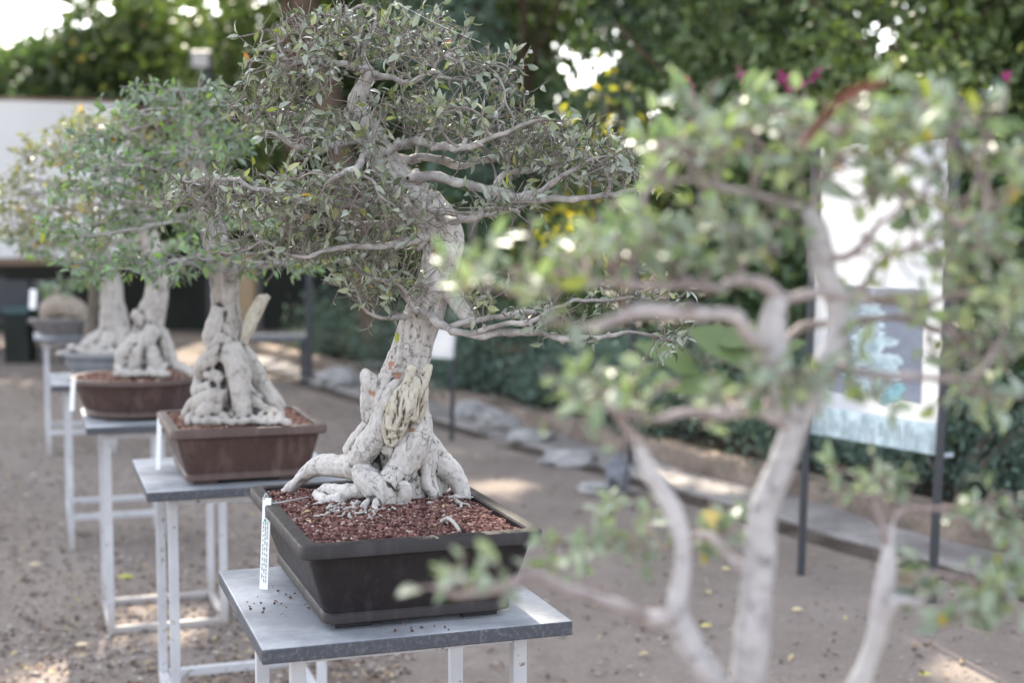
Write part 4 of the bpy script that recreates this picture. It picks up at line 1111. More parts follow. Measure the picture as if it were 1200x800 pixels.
# ================================================================== KERB, BED, HEDGE
KD, KN = Vector((-.454, .891, 0)), Vector((.891, .454, 0))
def kp(s_, n_, z=0): 
    q = KN * n_ + KD * s_; return Vector((q.x, q.y, z))
M['concrete'] = mat_plain('grey_concrete', (.32, .295, .285), .9, .2, .5, 3, .5, .006)
M['tanwall'] = mat_plain('tan_masonry', (.33, .262, .215), .9, .2, .6, 3, 1, .02)
M['gutter'] = mat_plain('gutter_dirt', (.13, .105, .09), .95, .1, .7, 4, 1, .02)
M['bedsoil'] = mat_plain('dark_bed_soil', (.045, .035, .028), .95, .1, .5, 6, 1, .02)
def strip(name, n0, n1, z0, z1, s0, s1, mat, wob=.012, seg=48):
    V, Fc = [], []
    for i in range(seg + 1):
        s_ = s0 + (s1 - s0) * i / seg; w_ = wob * noise.noise(Vector((s_ * 1.7, n0 * 9, 0))); w2 = wob * noise.noise(Vector((s_ * 1.7, n1 * 7, 4)))
        for (n_, z) in ((n0 + w_, z0), (n0 + w_, z1 - .008), (n0 + .01 + w_, z1 + w2 * .4), (n1 + w2, z1 + w2 * .4), (n1 + w2, z0)): V.append(kp(s_, n_, z))
    for i in range(seg):
        for j in range(4): Fc.append((i * 5 + j, (i + 1) * 5 + j, (i + 1) * 5 + j + 1, i * 5 + j + 1))
    return link_mesh(name, V, Fc, mat)
tag(strip('kerb', 4.30, 4.66, -.05, .026, -4, 16, M['concrete'], .05), 'grey concrete kerb strip along the planted bed', None, None, 'structure')
tag(strip('gutter', 4.15, 4.296, -.05, .006, -4, 16, M['gutter'], .07), 'dark dirt filled gutter along the kerb', None, None, 'structure')
tag(strip('low_wall', 4.68, 4.86, -.05, .13, -4, 16, M['tanwall'], .06), 'low tan masonry wall holding the planted bed', 'low wall')
tag(strip('planting_bed', 4.862, 12, -.05, .12, -4, 16, M['bedsoil'], .05), 'dark soil bed behind the low tan wall', None, None, 'structure')

# carve gaps through the high canopy so patches of sun land where the photo has them
GAPS = [(Gp(645, 718, .75), .06), (Gp(625, 622, .91), .05), (P(497, 262, 2.7), .10), (Gp(372, 486, .905), .10), (Gp(92, 438, .9), .10), (Gp(95, 490, .75), .06),
        (Gp(190, 722, 0), .26), (Gp(165, 735, 0), .15), (Gp(582, 572, 0), .22), (Gp(45, 797, 0), .16), (P(40, 185, 5.2), .30), (P(75, 160, 5.2), .25), (P(305, 352, 3.9), .07), (P(1030, 290, 5.65), .30), (P(1030, 420, 5.65), .22), (P(1030, 210, 5.65), .22), (P(518, 402, 9.6), .15), (Vector((.69, 10.4, 2.36)), .5), (Vector((.75, 13.4, 1.45)), .6), (Vector((.8, 12.2, 1.62)), .5), (Vector((2.6, 9.9, 3.2)), .5), (Vector((3.7, 9.6, 3.3)), .45), (Vector((2.1, 9.5, 2.7)), .4), (Vector((-3.9, 23, 4)), .4), (Gp(340, 484, .9), .07)]
GO = np.array([tuple(g[0]) for g in GAPS]); GR = np.array([g[1] for g in GAPS]); SD = np.array(SUN)
def open_gaps(pos, size):
    ok = np.ones(len(pos), bool)
    for o_, r_ in zip(GO, GR):
        d_ = pos - o_; t_ = d_ @ SD
        dist = np.linalg.norm(d_ - t_[:, None] * SD, axis=1)
        ok &= ~((t_ > 0) & (dist < r_ + size * .45))
    return ok

HOLES = [(686, 80, 6), (671, 66, 4), (699, 64, 4), (708, 86, 4), (655, 121, 4), (676, 98, 5), (693, 96, 6), (664, 84, 3), (716, 70, 3), (700, 78, 3), (725, 38, 4), (660, 58, 4), (876, 12, 6), (870, 24, 4), (726, 36, 4), (760, 30, 3),
         (20, 14, 24), (8, 30, 22), (60, 8, 18), (38, 36, 8), (95, 30, 6), (110, 24, 5), (70, 30, 5), (130, 8, 10), (247, 4, 6), (210, 12, 4), (254, 18, 4),
         (1003, 19, 4), (1027, 25, 5), (1048, 22, 5), (1015, 35, 4), (1036, 40, 5), (1053, 38, 6), (1008, 52, 4), (1025, 55, 5), (1044, 48, 4), (1035, 62, 5), (1060, 45, 4), (1062, 3, 4), (1076, 5, 4), (1090, 2, 4), (1153, 98, 4), (1165, 108, 4), (1181, 98, 3), (942, 60, 3), (938, 28, 3), (995, 5, 3)]
HP = np.array([(a, b) for a, b, c in HOLES], float); HR = np.array([c for a, b, c in HOLES], float)
def sky_gaps(pos, size):
    pj = project(pos); m = F * size * .30 / np.maximum(pos[:, 1], 1)
    ok = np.ones(len(pos), bool)
    for h_, r_ in zip(HP, HR): ok &= np.hypot(pj[:, 0] - h_[0], pj[:, 1] - h_[1]) > r_ * .8 + m
    return ok

def crown_points(c, rad, n, clumps, spread, shell=.5, rs=None):
    c = np.array(c); rad = np.array(rad)
    cc = unit(clumps) * (shell + (1 - shell) * rng.random(clumps) ** .6)[:, None]
    cs = rng.uniform(.6, 1.4, clumps)
    k = rng.integers(0, clumps, n)
    g = rng.normal(0, 1, (n, 3)); g /= np.maximum(1, np.linalg.norm(g, axis=1, keepdims=True) / 1.7)
    pos = c + (cc[k] * rad) + g * spread * cs[k][:, None]
    rnd = np.clip(.25 + .25 * cc[k][:, 2] + rng.normal(0, .17, n) + rng.normal(0, .12, clumps)[k] + .15, 0, 1)
    return pos, rnd

def bg_tree(name, label, x, y, trunk_r, zt, c, rad, n, L, lmat, clumps=70, spread=.45, wid=.5, shell=.45, bark='trunk', group=None, cat='tree', lean=0, limbs=6, z0=0):
    t_ = thing(name, label, cat, (x, y, z0), group)
    V, Fc = [], []; mb = MB()
    pts = catmull([(x, y, z0 - .1), (x + lean * .3 + .05, y, z0 + zt * .35), (x + lean * .6 - .05, y + .05, z0 + zt * .7), (c[0], c[1], max(c[2], zt))], 6)
    v, f = tube(pts, np.linspace(trunk_r, trunk_r * .4, len(pts)), 10); v = v + np.array([[noise.noise(Vector(q * 3)) * trunk_r * .25 for _ in range(1)] * 3 for q in v]); mb.add(v, f)
    for i in range(limbs):
        a = 6.283 * i / limbs + rng.uniform(-.4, .4); el = rng.uniform(-.2, .7)
        st = pts[int(len(pts) * rng.uniform(.45, .85))]
        en = np.array(c) + np.array([math.cos(a) * rad[0], math.sin(a) * rad[1], el * rad[2]]) * .75
        mid = (st + en) / 2 + rng.normal(0, .15, 3) + [0, 0, .1 * rad[2]]
        v, f = tube(catmull([st, mid, en], 5), np.linspace(trunk_r * .4, trunk_r * .1, 11), 6); mb.add(v, f)
    mb.build('trunk', M[bark], t_, 0, True)
    pos, rnd = crown_points(c, rad, n, clumps, spread, shell)
    k = open_gaps(pos, L) & sky_gaps(pos, L); pos, rnd = pos[k], rnd[k]; n = len(pos)
    leaf_obj('crown', lmat, t_, pos, unit(n) + [0, 0, -.2], unit(n) + [0, 0, .6], L * rng.uniform(.6, 1.3, n), wid, rnd, detail=False)
    return t_

def shrub(label, c, rad, n, L, lmat, clumps=40, spread=.16, wid=.5, name='shrub', cat='shrub', group='shrubs in the planted bed', shell=.6, stem='trunk_grey'):
    t_ = thing(name, label, cat, (c[0], c[1], .12), group)
    mb = MB()
    for i in range(6):
        a = rng.uniform(0, 6.28)
        v, f = tube([(c[0] + .04 * math.cos(a), c[1] + .04 * math.sin(a), .08), (c[0] + .2 * rad[0] * math.cos(a), c[1] + .2 * rad[1] * math.sin(a), c[2] * .6), (c[0] + .6 * rad[0] * math.cos(a), c[1] + .6 * rad[1] * math.sin(a), c[2] + rad[2] * .3)], [.02, .014, .006], 6); mb.add(v, f)
    mb.build('stem', M[stem], t_, 0, True)
    pos, rnd = crown_points(c, rad, n, clumps, spread, shell)
    k = (pos[:, 2] > .02) & open_gaps(pos, L)
    pos, rnd = pos[k], rnd[k]; n = len(pos)
    leaf_obj('crown', lmat, t_, pos, unit(n) + [0, 0, .15], unit(n) + [0, 0, .5], L * rng.uniform(.6, 1.3, n), wid, rnd, detail=False)
    return t_
# low blue green hedge plants spilling over the low wall
low_labels = ['blue green low shrub spilling over the wall near the right edge', 'blue green low shrub under the big white sign', 'blue green low shrub behind the thick blurred trunk',
              'blue green low shrub left of the thick blurred trunk', 'blue green low shrub behind the slim dark post', 'blue green low shrub right of the small white sign', 'blue green low shrub behind the small white sign',
              'pale blue green low shrub left of the leaning trunk', 'blue green low shrub at the far end of the bed']
for i, s_ in enumerate([2.7, 4.0, 5.3, 6.5, 7.8, 9.1, 10.6, 12.3, 14]):
    q = kp(s_, 5.18 + .12 * (i % 2))
    shrub(low_labels[i], (q.x, q.y, .36), (.62, .62, .32), 3600, .05, M['hedge'], 60, .11, .35, name='hedge_shrub')
# taller dark shrubs behind
tall_labels = ['tall dark leafy shrub at the right edge behind the sign', 'dark glossy shrub behind the right sign post', 'dark shrub behind the big white sign', 'dark shrub between the sign and the blurred trunk', 'dark shrub with broad leaves behind the blurred limbs', 'dark shadowy shrub right of the bonsai trunk', 'dark shrub behind the bonsai trunk', 'dark shrub behind the far bench', 'dark green shrub at the far end of the bed']
for i, s_ in enumerate([2.2, 3.5, 4.8, 6.0, 7.4, 8.9, 10.6, 12.6, 14.6]):
    q = kp(s_, 6.5 + .25 * (i % 2))
    shrub(tall_labels[i], (q.x, q.y, .95 + .12 * (i % 3)), (.85, .8, .85), 2800, .10, M['shrub'], 55, .2, .5, stem='trunk')
# broad leaf plant
t_ = thing('broad_leaf_plant', 'broad leaved green plant in the bed behind the blurred limbs', 'plant', kp(6.2, 5.9, .12))
for i, (x, y, L, dx, dz) in enumerate([(800, 385, .5, .9, -.35), (872, 455, .42, -.9, .1), (830, 400, .35, .6, .1), (860, 420, .4, .8, .3), (820, 440, .4, -.6, .4)]):
    q = P(x, y, 7.6)
    leaf_obj('leaf', M['tree_green'], t_, [tuple(q)], [(dx, -.2, dz)], [(.1, -.8, .6)], [L], .42, [.6])
    v, f = tube([tuple(kp(6.2, 5.9, .1)), tuple((kp(6.2, 5.9, .1) + q) / 2 + Vector((0, 0, .1))), tuple(q)], [.012, .01, .006], 6)
    link_mesh('stalk', v, f, M['tree_green'], t_, True, {'rnd': np.full(len(v), .5)})

# trees of the bed and behind
G_ = 'trees behind the garden'
bg_tree('bougainvillea', 'tall green climber mass with pink flowers at the upper right', 3.0, 9.9, .10, 2.6, (2.6, 9.9, 2.7), (1.5, .9, 1.5), 15000, .10, M['tree_green'], 190, .26, .55, group=G_, lean=-.2)
bg_tree('broadleaf_tree', 'dense green tree at the right picture edge with small sky gaps', 4.6, 10.4, .14, 3, (4.2, 10.2, 3.1), (1.6, 1.2, 2.0), 14000, .11, M['tree_green'], 170, .30, .55, group=G_)
bg_tree('broadleaf_tree', 'dark green tree standing over the big white sign', 1.9, 11.2, .13, 3, (1.7, 11.2, 3.0), (1.2, 1.0, 1.8), 9500, .11, M['tree_dark'], 120, .28, .55, group=G_)
bg_tree('conifer_tree', 'dark blue green tree behind the gap of bright sky, upper middle', .2, 15, .07, 4, (.1, 15, 3.9), (1.2, 1.2, 3.1), 11000, .16, M['hedge'], 140, .34, .4, group=G_)
bg_tree('broadleaf_tree', 'dark reddish tree right of the bright sky gap', 2.4, 14.6, .2, 4, (2.35, 14.6, 4.2), (1.25, 1.2, 2.6), 9500, .17, M['tree_dark'], 120, .36, .5, group=G_)
bg_tree('warm_light_tree', 'small tree coloured yellow for warm light below the bright sky gap', 0.80, 10.4, .03, 1.7, (.69, 10.4, 2.36), (.12, .2, .30), 130, .075, M['warm_light_leaf'], 24, .2, .55, group=G_, limbs=4)  # backlit glints painted as small yellow crowns
bg_tree('warm_light_tree', 'foliage coloured yellow for warm light just under the right tip of the main crown', 1.1, 12.2, .05, 1.4, (.8, 12.2, 1.62), (.55, .3, .35), 420, .10, M['warm_light_leaf'], 22, .13, .55, group=G_, limbs=3)
bg_tree('warm_light_tree', 'low bush coloured yellow and orange for warm light in the dark middle', .9, 13.4, .06, 1, (.75, 13.4, 1.45), (.75, .4, .5), 520, .11, M['warm_light_leaf'], 26, .16, .55, group=G_, limbs=4)
lt = [(-6.9, 24.3, 5.7, 1.35, 'tree_dark', 'dark olive tree between the white sky corner and the lamp'), (-10.5, 25, 4.1, 2.2, 'tree_dark', 'dark tree at the top left edge'), (-8.1, 24, 4.9, 1.9, 'tree_dark', 'dark rounded tree right of the white sky corner'), (-5.9, 25, 5.9, 2.0, 'tree_green', 'green tree behind the lamp'),
      (-3.9, 23, 6.4, 1.9, 'tree_green', 'bright green tree right of the lamp'), (-1.9, 24, 7.2, 2.0, 'tree_green', 'green tree behind the bonsai top'), (-.2, 22, 6.4, 1.7, 'tree_dark', 'dark tree behind the bonsai crown, upper middle'),
      (4.6, 21, 7, 2.2, 'tree_green', 'tall green tree far behind the sign'), (7.6, 20, 7, 2.4, 'tree_dark', 'dark tree far behind the right edge')]
for x, y, h, rr, m_, lab in lt:
    bg_tree('broadleaf_tree', lab, x, y, .16, 2.4, (x, y, h * .52), (rr * 1.15, rr * .9, h * .48), 11000, .2, M[m_], 150, .45, .55, .3, group=G_)
# far belt of woodland closing the view
n = 30000
bx = rng.uniform(-22, 26, n); hh = np.where(bx < -11.5, 3.6, np.where(bx < -7, 5.0, 7.2)) + np.array([1.3 * noise.noise(Vector((a * .45, 2, 0))) for a in bx])
bz = hh * rng.random(n) ** .8; by = 30 + rng.normal(0, .8, n)
pp = np.stack([bx, by, bz], 1); pp += np.array([[noise.noise(Vector(q * .8)) * .6 for _ in range(3)] for q in pp])
k_ = sky_gaps(pp, .4); pp = pp[k_]; n = len(pp)
wd_ = leaf_obj('treeline', M['tree_dark'], None, pp, unit(n), unit(n) + [0, 0, .5], rng.uniform(.2, .5, n), .6, np.clip(rng.normal(.45, .2, n), 0, 1), detail=False)
tag(wd_, 'dark belt of far woodland behind the garden', 'woodland', None, 'stuff')
# tall shade trees: crowns start above the view, added unseen to shade the whole place
bg_tree('shade_tree', 'tall brown trunk rising behind the bonsai top at the upper left', -1.22, 14, .16, 9, (-3.0, 14.2, 9.6), (4.6, 3.8, 3.4), 24000, .30, M['tree_dark'], 150, .75, .6, .25, 'trunk', G_, limbs=9, lean=-2.4)
bg_tree('shade_tree', 'tall brown trunk rising in the dark upper middle', -.42, 16, .085, 9, (1.6, 15.0, 10.0), (4.4, 3.8, 3.4), 22000, .30, M['tree_dark'], 150, .75, .6, .25, 'trunk', G_, limbs=9)
bg_tree('shade_tree', 'unseen tall tree added for shade beyond the white panel at the left', -7.2, 17.5, .18, 9, (-6.6, 17.5, 10.2), (4.4, 4.2, 3.6), 22000, .30, M['tree_dark'], 150, .75, .6, .25, 'trunk', G_, limbs=9)
bg_tree('shade_tree', 'red brown trunk right of the bright sky gap', 2.75, 12.4, .13, 8, (3.2, 11.4, 8.6), (3.6, 3.0, 3.0), 17000, .28, M['tree_dark'], 120, .65, .6, .25, 'trunk', G_, limbs=8)
bg_tree('shade_tree', 'very tall tree added for shade far behind the bonsai row', -3.2, 21, .2, 10, (-3.2, 21, 13), (5.2, 3.6, 4.2), 20000, .34, M['tree_dark'], 150, .8, .6, .25, 'trunk', G_, limbs=9)
bg_tree('shade_tree', 'very tall tree added for shade far behind the dark middle', 3.4, 21, .2, 10, (3.6, 21, 13), (4.8, 3.6, 4.2), 18000, .34, M['tree_dark'], 150, .8, .6, .25, 'trunk', G_, limbs=9)
# pink flowers on the climber
for i, (x, y) in enumerate([(918, 90), (928, 95), (936, 100), (955, 90), (925, 104), (878, 92), (803, 95), (806, 112), (1180, 88), (870, 88)]):
    q = P(x, y, 8.75); n = 11
    o = leaf_obj('flower_cluster', M['pink'], None, np.array(q) + rng.normal(0, .014, (n, 3)), unit(n), unit(n), np.full(n, .04), .8, rng.random(n), detail=False)
    tag(o, 'magenta flower cluster on the green climber, upper right', 'flowers', 'pink flowers on the climber')

# ================================================================== ROCKS
M['rock'] = mat_plain('pale_rock', (.46, .44, .43), .9, .2, .45, 9, .9, .012)
M['slate'] = mat_plain('slate_rock', (.21, .22, .245), .85, .3, .35, 9, .8, .01)
def rock(label, px, py, sx, sy, sz, mat, cone=0, z0=0, seed=0):
    g = Gp(px, py, z0)
    bm = bmesh.new(); bmesh.ops.create_icosphere(bm, subdivisions=4, radius=1)
    for v in bm.verts:
        p_ = v.co.copy(); n_ = noise.fractal(p_ * 1.3 + Vector((seed * 7, 0, 0)), .8, 2.1, 4)
        k = 1 + .35 * n_
        p_ = p_ * k
        q = Vector((round(p_.x * 3) / 3, round(p_.y * 3) / 3, round(p_.z * 3) / 3)); p_ = p_.lerp(q, .3)
        if cone: 
            f_ = 1 - .42 * cone * (p_.z + 1) / 2; p_.x *= f_; p_.y *= f_
        v.co = Vector((g.x + p_.x * sx * .72, g.y + p_.y * sy * .72, z0 + max(-.02, sz * .55 + p_.z * sz * .75)))
    me = bpy.data.meshes.new('garden_rock'); bm.to_mesh(me); bm.free(); me.materials.append(mat)
    me.polygons.foreach_set('use_smooth', [True] * len(me.polygons))
    o = bpy.data.objects.new('garden_rock', me); COL.objects.link(o)
    return tag(o, label, 'rock', 'rocks along the bed edge')
rock('flat pale rock under the slate cone stone', 712, 577, .20, .14, .05, M['rock'], 0, 0, 1)
rock('slate grey cone shaped stone set on a flat pale rock', 724, 568, .11, .11, .13, M['slate'], 1, .055, 2)
rock('pale jagged rock right of the leaning bonsai trunk', 585, 510, .22, .18, .14, M['rock'], 0, 0, 3)
rock('low grey rock beside the pale jagged rock', 622, 520, .20, .14, .08, M['rock'], 0, 0, 4)
rock('pale rock at the foot of the hedge behind the trunk', 552, 492, .2, .15, .11, M['rock'], 0, 0, 5)
rock('pale rock in the distance between the two pots', 398, 455, .28, .2, .15, M['rock'], 0, 0, 6)
rock('long grey rock lying left of the bonsai trunk', 432, 442, .42, .2, .12, M['rock'], 0, 0, 7)
rock('grey rock lying along the kerb', 665, 545, .26, .14, .07, M['rock'], 0, 0, 8)
rock('small rock at the kerb near the small sign post', 505, 468, .18, .15, .12, M['rock'], 0, 0, 9)

# ================================================================== SIGNS AND POSTS
M['black_metal'] = mat_plain('black_metal', (.035, .037, .045), .45, .5, .3, 20, .2)
t = NT('white_banner'); b_ = t.bsdf(t.mix(t.ramp(t.noise(t.coord(), 2.5, 4).outputs['Fac'], [(.4, 0), (.7, 1)]), (.86, .86, .88), (.80, .81, .84)), .4, .4)
tr_ = t.n('ShaderNodeBsdfTranslucent'); tr_.inputs['Color'].default_value = (.85, .85, .86, 1); mx_ = t.n('ShaderNodeMixShader'); mx_.inputs[0].default_value = .4
t.l(b_.outputs[0], mx_.inputs[1]); t.l(tr_.outputs[0], mx_.inputs[2]); M['board'] = t.done(mx_)
M['slateblue'] = mat_plain('slate_print', (.22, .235, .28), .5, .4, .25, 4, .05, .001, (.31, .33, .38))
M['paleprint'] = mat_plain('pale_teal_print', (.68, .79, .80), .5, .4, .35, 22, .05, .001, (.36, .47, .50))
M['tealprint'] = mat_plain('teal_print', (.30, .52, .55), .5, .4, .3, 18, .05)
M['greyprint'] = mat_plain('grey_print', (.44, .50, .52), .5, .4, .3, 18, .05)
YL, YR = 5.85, 5.45
BL, BR, TL, TR = P(950, 507, YL), P(1099, 533, YR), P(964, 172, YL + .02), P(1113, 162, YR + .02)
sg = thing('garden_sign', 'big white sign showing a pale tree picture, on two thin black posts', 'sign', Gp(940, 677))
nS = (BR - BL).cross(TL - BL).normalized()
if nS.y > 0: nS = -nS
def bil(a, b, off=0): 
    q = BL.lerp(BR, a).lerp(TL.lerp(TR, a), b); return q + nS * off
def quad(mb, a0, b0, a1, b1, off): 
    mb.add([bil(a0, b0, off), bil(a1, b0, off), bil(a1, b1, off), bil(a0, b1, off)], [(0, 1, 2, 3)])
mb = MB()
quad(mb, 0, 0, 1, 1, .004)
pn = mb.build('panel', M['board'], sg)
mb = MB(); quad(mb, .13, .155, .87, .52, .008); mb.build('picture', M['slateblue'], None).parent = pn
def blobs(name, mat, lst, off):
    mb = MB()
    for (a, b, ra, rb, seed) in lst:
        c_ = bil(a, b, off); k = 22; pts = [c_]
        for i in range(k):
            t_ = 6.2832 * i / k; rr = 1 + .32 * noise.noise(Vector((math.cos(t_) * 1.6 + seed * 3, math.sin(t_) * 1.6, seed))) + .1 * math.sin(t_ * 7 + seed)
            pts.append(bil(a + ra * rr * math.cos(t_), b + rb * rr * math.sin(t_), off))
        mb.add(pts, [(0, i + 1, (i + 1) % k + 1) for i in range(k)])
    o = mb.build(name, mat, None); o.parent = pn
lst = [(.47, .40 - .02 * k, .016 + .002 * k, .03, 3 + k) for k in range(8)]
for row, (b, wd_) in enumerate([(.455, .035), (.43, .05), (.40, .085), (.375, .07), (.345, .14), (.32, .12), (.29, .19), (.265, .16), (.235, .20), (.21, .12)]):
    for k in range(3 + row // 2):
        lst.append((.48 + random.uniform(-1, 1) * wd_, b + random.uniform(-.006, .006), random.uniform(.045, .085), random.uniform(.011, .018), row * 7 + k + 1.7))
lst += [(.47, .49, .010, .03, 20), (.50, .47, .04, .008, 21), (.44, .465, .035, .008, 22), (.47, .18, .09, .016, 23), (.45, .165, .15, .010, 24)]
blobs('tree_drawing', M['paleprint'], lst, .0095)
blobs('teal_drawing', M['tealprint'], [(.66, .175, .07, .03, 31), (.60, .155, .05, .02, 32), (.70, .2, .05, .02, 33)], .0100)
mb = MB(); quad(mb, .0, .0, 1, .10, .0085); o = mb.build('foot_band', M['paleprint'], None); o.parent = pn
mb = MB()
for i in range(46):
    a = (i + .2 + .5 * random.random()) / 46; hgt = random.uniform(.05, .098)
    quad(mb, a, .004 if random.random() < .7 else .03, a + random.uniform(.004, .011), hgt, .0105)
o = mb.build('vertical_strokes', M['greyprint'], None); o.parent = pn
for (bt_, tp) in ((Gp(940, 677), P(958, 150, YL + .03)), (Gp(1094, 708), P(1124, 114, YR + .03))):
    mb = MB(); bt_ = Vector((bt_.x, bt_.y + .03, -.02)); mb.bar(bt_, tp, .0145); mb.build('post', M['black_metal'], sg, .002)
mb = MB(); mb.bar(P(958, 151, YL + .055), P(1122, 140, YR + .055), .010); mb.build('crossbar', M['black_metal'], sg)
mb = MB(); mb.bar(P(1096, 534, YR), P(1117, 533, YR - .01), .008); mb.build('clamp', M['greyprint'], sg)
mb = MB(); mb.bar(P(1108, 119, YR + .05), P(1125, 115, YR + .05), .010); mb.build('hook', M['black_metal'], sg)

s2 = thing('small_sign', 'small white sign on a slim dark post behind the leaning bonsai trunk', 'sign', Gp(530, 516))
YS = Gp(530, 516).y
mb = MB(); mb.bar(Gp(529, 516) + Vector((0, .02, -.02)), P(532, 384, YS + .02), .016); mb.build('post', M['black_metal'], s2, .002)
mb = MB(); mb.box(P(518, 402, YS - .01), Vector((.98, .1, -.08)).normalized(), Vector((-.1, .98, .12)).normalized(), Vector((.07, -.12, .98)).normalized(), .085, .008, .10); mb.build('panel', M['board'], s2)
s3 = thing('garden_post', 'slim dark post rising behind the blurred crown and the hero branch tips', 'post', Gp(738, 548))
YP = Gp(738, 548).y
mb = MB(); mb.bar(Gp(738, 548) + Vector((0, 0, -.02)), P(747, 228, YP), .016); mb.build('pole', M['black_metal'], s3, .002)
mb = MB(); mb.bar(P(712, 232, YP), P(750, 230, YP), .010); mb.build('arm', M['black_metal'], s3)
s3['label'] = 'slim dark post rising behind the lowest right bonsai branch'
s4 = thing('garden_post', 'dark slim post beside the far bench', 'post', Gp(362, 448))
YP = Gp(362, 448).y
mb = MB(); mb.bar(Gp(362, 448) + Vector((0, 0, -.02)), P(363, 300, YP), .03); mb.build('pole', M['black_metal'], s4, .003)
mb = MB(); mb.box(Gp(362, 448) + Vector((0, 0, .012)), Vector((1, 0, 0)), Vector((0, 1, 0)), UP, .09, .09, .012); mb.build('base_plate', M['black_metal'], s4)

# ================================================================== FAR BENCH, PAVILION, CHAIRS, LAMP
M['benchgrey'] = mat_plain('bench_grey', (.13, .14, .165), .5, .4)
bq = Gp(320, 445)
be = thing('bench', 'low dark grey bench standing in the distance left of the slim post', 'bench', (bq.x, bq.y, 0))
mb = MB(); mb.box((bq.x, bq.y, .41), Vector((1, 0, 0)), Vector((0, 1, 0)), UP, .36, .2, .022); mb.build('seat', M['benchgrey'], be, .006)
for sx in (-1, 1):
    for sy in (-1, 1):
        mb = MB(); mb.bar((bq.x + .3 * sx, bq.y + .15 * sy, 0), (bq.x + .3 * sx, bq.y + .15 * sy, .387), .018); mb.build('leg', M['black_metal'], be)

M['whitewall'] = mat_plain('white_panel', (.80, .80, .80), .7, .3, .06, 2, .1)
M['brownbeam'] = mat_plain('brown_beam', (.26, .18, .13), .8, .2, .3, 4, .3)
M['darkwall'] = mat_plain('dark_wall', (.030, .034, .030), .9, .2, .4, 3, .3)
M['tancol'] = mat_plain('tan_column', (.33, .25, .16), .8, .2, .25, 4, .2)
pv = thing('pavilion', 'open dark pavilion with a broad plain white fascia at the far left', 'pavilion', (-5, 16.5, 0))
YA, YB = 15.5, 17.0
a0, a1, b0, b1 = P(-260, 111, YA), P(150, 122, YB), P(-260, 304, YA), P(150, 301, YB)
mb = MB(); off = Vector((0, .05, 0))
mb.add([b0, b1, a1, a0, b0 + off, b1 + off, a1 + off, a0 + off], [(0, 1, 2, 3), (7, 6, 5, 4), (0, 4, 5, 1), (1, 5, 6, 2), (2, 6, 7, 3), (3, 7, 4, 0)]); mb.build('fascia', M['whitewall'], pv)
mb = MB(); mb.bar(b0 + Vector((0, .02, -.045)), b1 + Vector((0, .02, -.045)), .04, .05, UP); mb.build('beam', M['brownbeam'], pv)
mb = MB(); e = Vector((0, 4.0, -.1))
mb.add([a0 + off * 1.2, a1 + off * 1.2, a1 + e, a0 + e, a0 + off * 1.2 + UP * .05, a1 + off * 1.2 + UP * .05, a1 + e + UP * .05, a0 + e + UP * .05], [(3, 2, 1, 0), (4, 5, 6, 7), (0, 1, 5, 4), (1, 2, 6, 5), (2, 3, 7, 6), (3, 0, 4, 7)]); mb.build('roof', M['brownbeam'], pv)
mb = MB(); mb.box(((a0.x + a1.x) / 2 + 1.2, 20.2, .56), Vector((1, 0, 0)), Vector((0, 1, 0)), UP, 4.6, .08, .58); mb.build('back_wall', M['darkwall'], pv)
for (x, Y_, w_, m_) in ((289, 16.9, .10, 'tancol'), (302, 17.2, .04, 'benchgrey'), (-180, 15.7, .10, 'tancol')):
    q = P(x, 300, Y_); mb = MB(); mb.box((q.x, q.y, q.z / 2 + .02), Vector((1, 0, 0)), Vector((0, 1, 0)), UP, w_, w_, q.z / 2 - .03); mb.build('column', M[m_], pv)
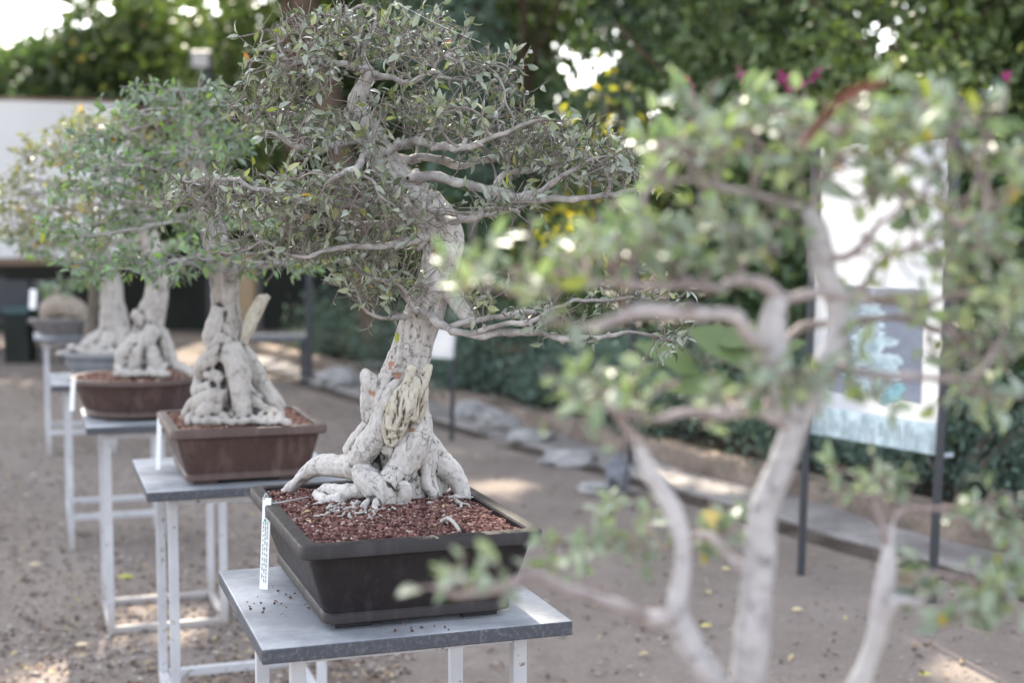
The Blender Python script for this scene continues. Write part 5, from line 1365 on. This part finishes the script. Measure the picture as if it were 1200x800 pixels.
def chair(x, Y_, rz, label):
    t_ = thing('chair', label, 'chair', (x, Y_, 0), 'dark chairs under the pavilion')
    u, v = rot(rz); c = Vector((x, Y_, 0))
    mb = MB(); mb.box(c + UP * .44, u, v, UP, .22, .21, .02); mb.build('seat', M['black_metal'], t_, .008)
    mb = MB(); mb.box(c + v * .20 + UP * .70, u, v, UP, .21, .015, .17); mb.build('backrest', M['black_metal'], t_, .008)
    for sx in (-1, 1):
        for sy in (-1, 1):
            mb = MB(); q = c + u * .19 * sx + v * .17 * sy; mb.bar(q, q + UP * .42, .015); mb.build('leg', M['black_metal'], t_)
    for sx in (-1, 1):
        mb = MB(); q = c + u * .19 * sx + v * .2; mb.bar(q + UP * .46, q + UP * .535, .012); mb.build('back_post', M['black_metal'], t_)
q = Gp(12, 424); chair(q.x, q.y, .3, 'dark chair at the far left picture edge')
q = Gp(44, 424); chair(q.x, q.y, -.4, 'dark chair just left of the farthest white table')
q = Gp(-30, 418); chair(q.x, q.y + .3, .1, 'dark chair cut off by the left picture edge')
q = P(26, 357, 14.2)
# storage box behind the chairs
sb = thing('cool_box', 'grey box with teal lid between the dark chairs', 'box', (P(24, 381, 15.2).x, 15.2, 0))
x0 = P(24, 381, 15.2).x
mb = MB(); mb.box((x0, 15.2, .26), Vector((1, 0, 0)), Vector((0, 1, 0)), UP, .13, .15, .26); mb.build('body', M['darkwall'], sb, .01)
M['teal'] = mat_plain('teal_plastic', (.025, .07, .075), .4)
mb = MB(); mb.box((x0, 15.2, .565), Vector((1, 0, 0)), Vector((0, 1, 0)), UP, .14, .16, .04); mb.build('lid', M['teal'], sb, .008)

yl = 18.5; q = P(236, 70, yl)
lp = thing('flood_lamp', 'pale square lamp head on a dark pole above the bonsai crowns, upper left', 'lamp', (q.x, yl, 0))
mb = MB(); mb.bar((q.x + .05, yl + .12, 0), (q.x + .05, yl + .12, q.z + .02), .05); mb.build('pole', M['black_metal'], lp)
mb = MB(); mb.box((q.x, yl, q.z), Vector((1, 0, 0)), Vector((0, .98, .2)).normalized(), Vector((0, -.2, .98)).normalized(), .13, .06, .11); mb.build('lamp_head', M['benchgrey'], lp, .01)
mb = MB(); mb.box((q.x, yl - .068, q.z - .012), Vector((1, 0, 0)), Vector((0, .98, .2)).normalized(), Vector((0, -.2, .98)).normalized(), .10, .006, .085); mb.build('lamp_glass', M['board'], lp)
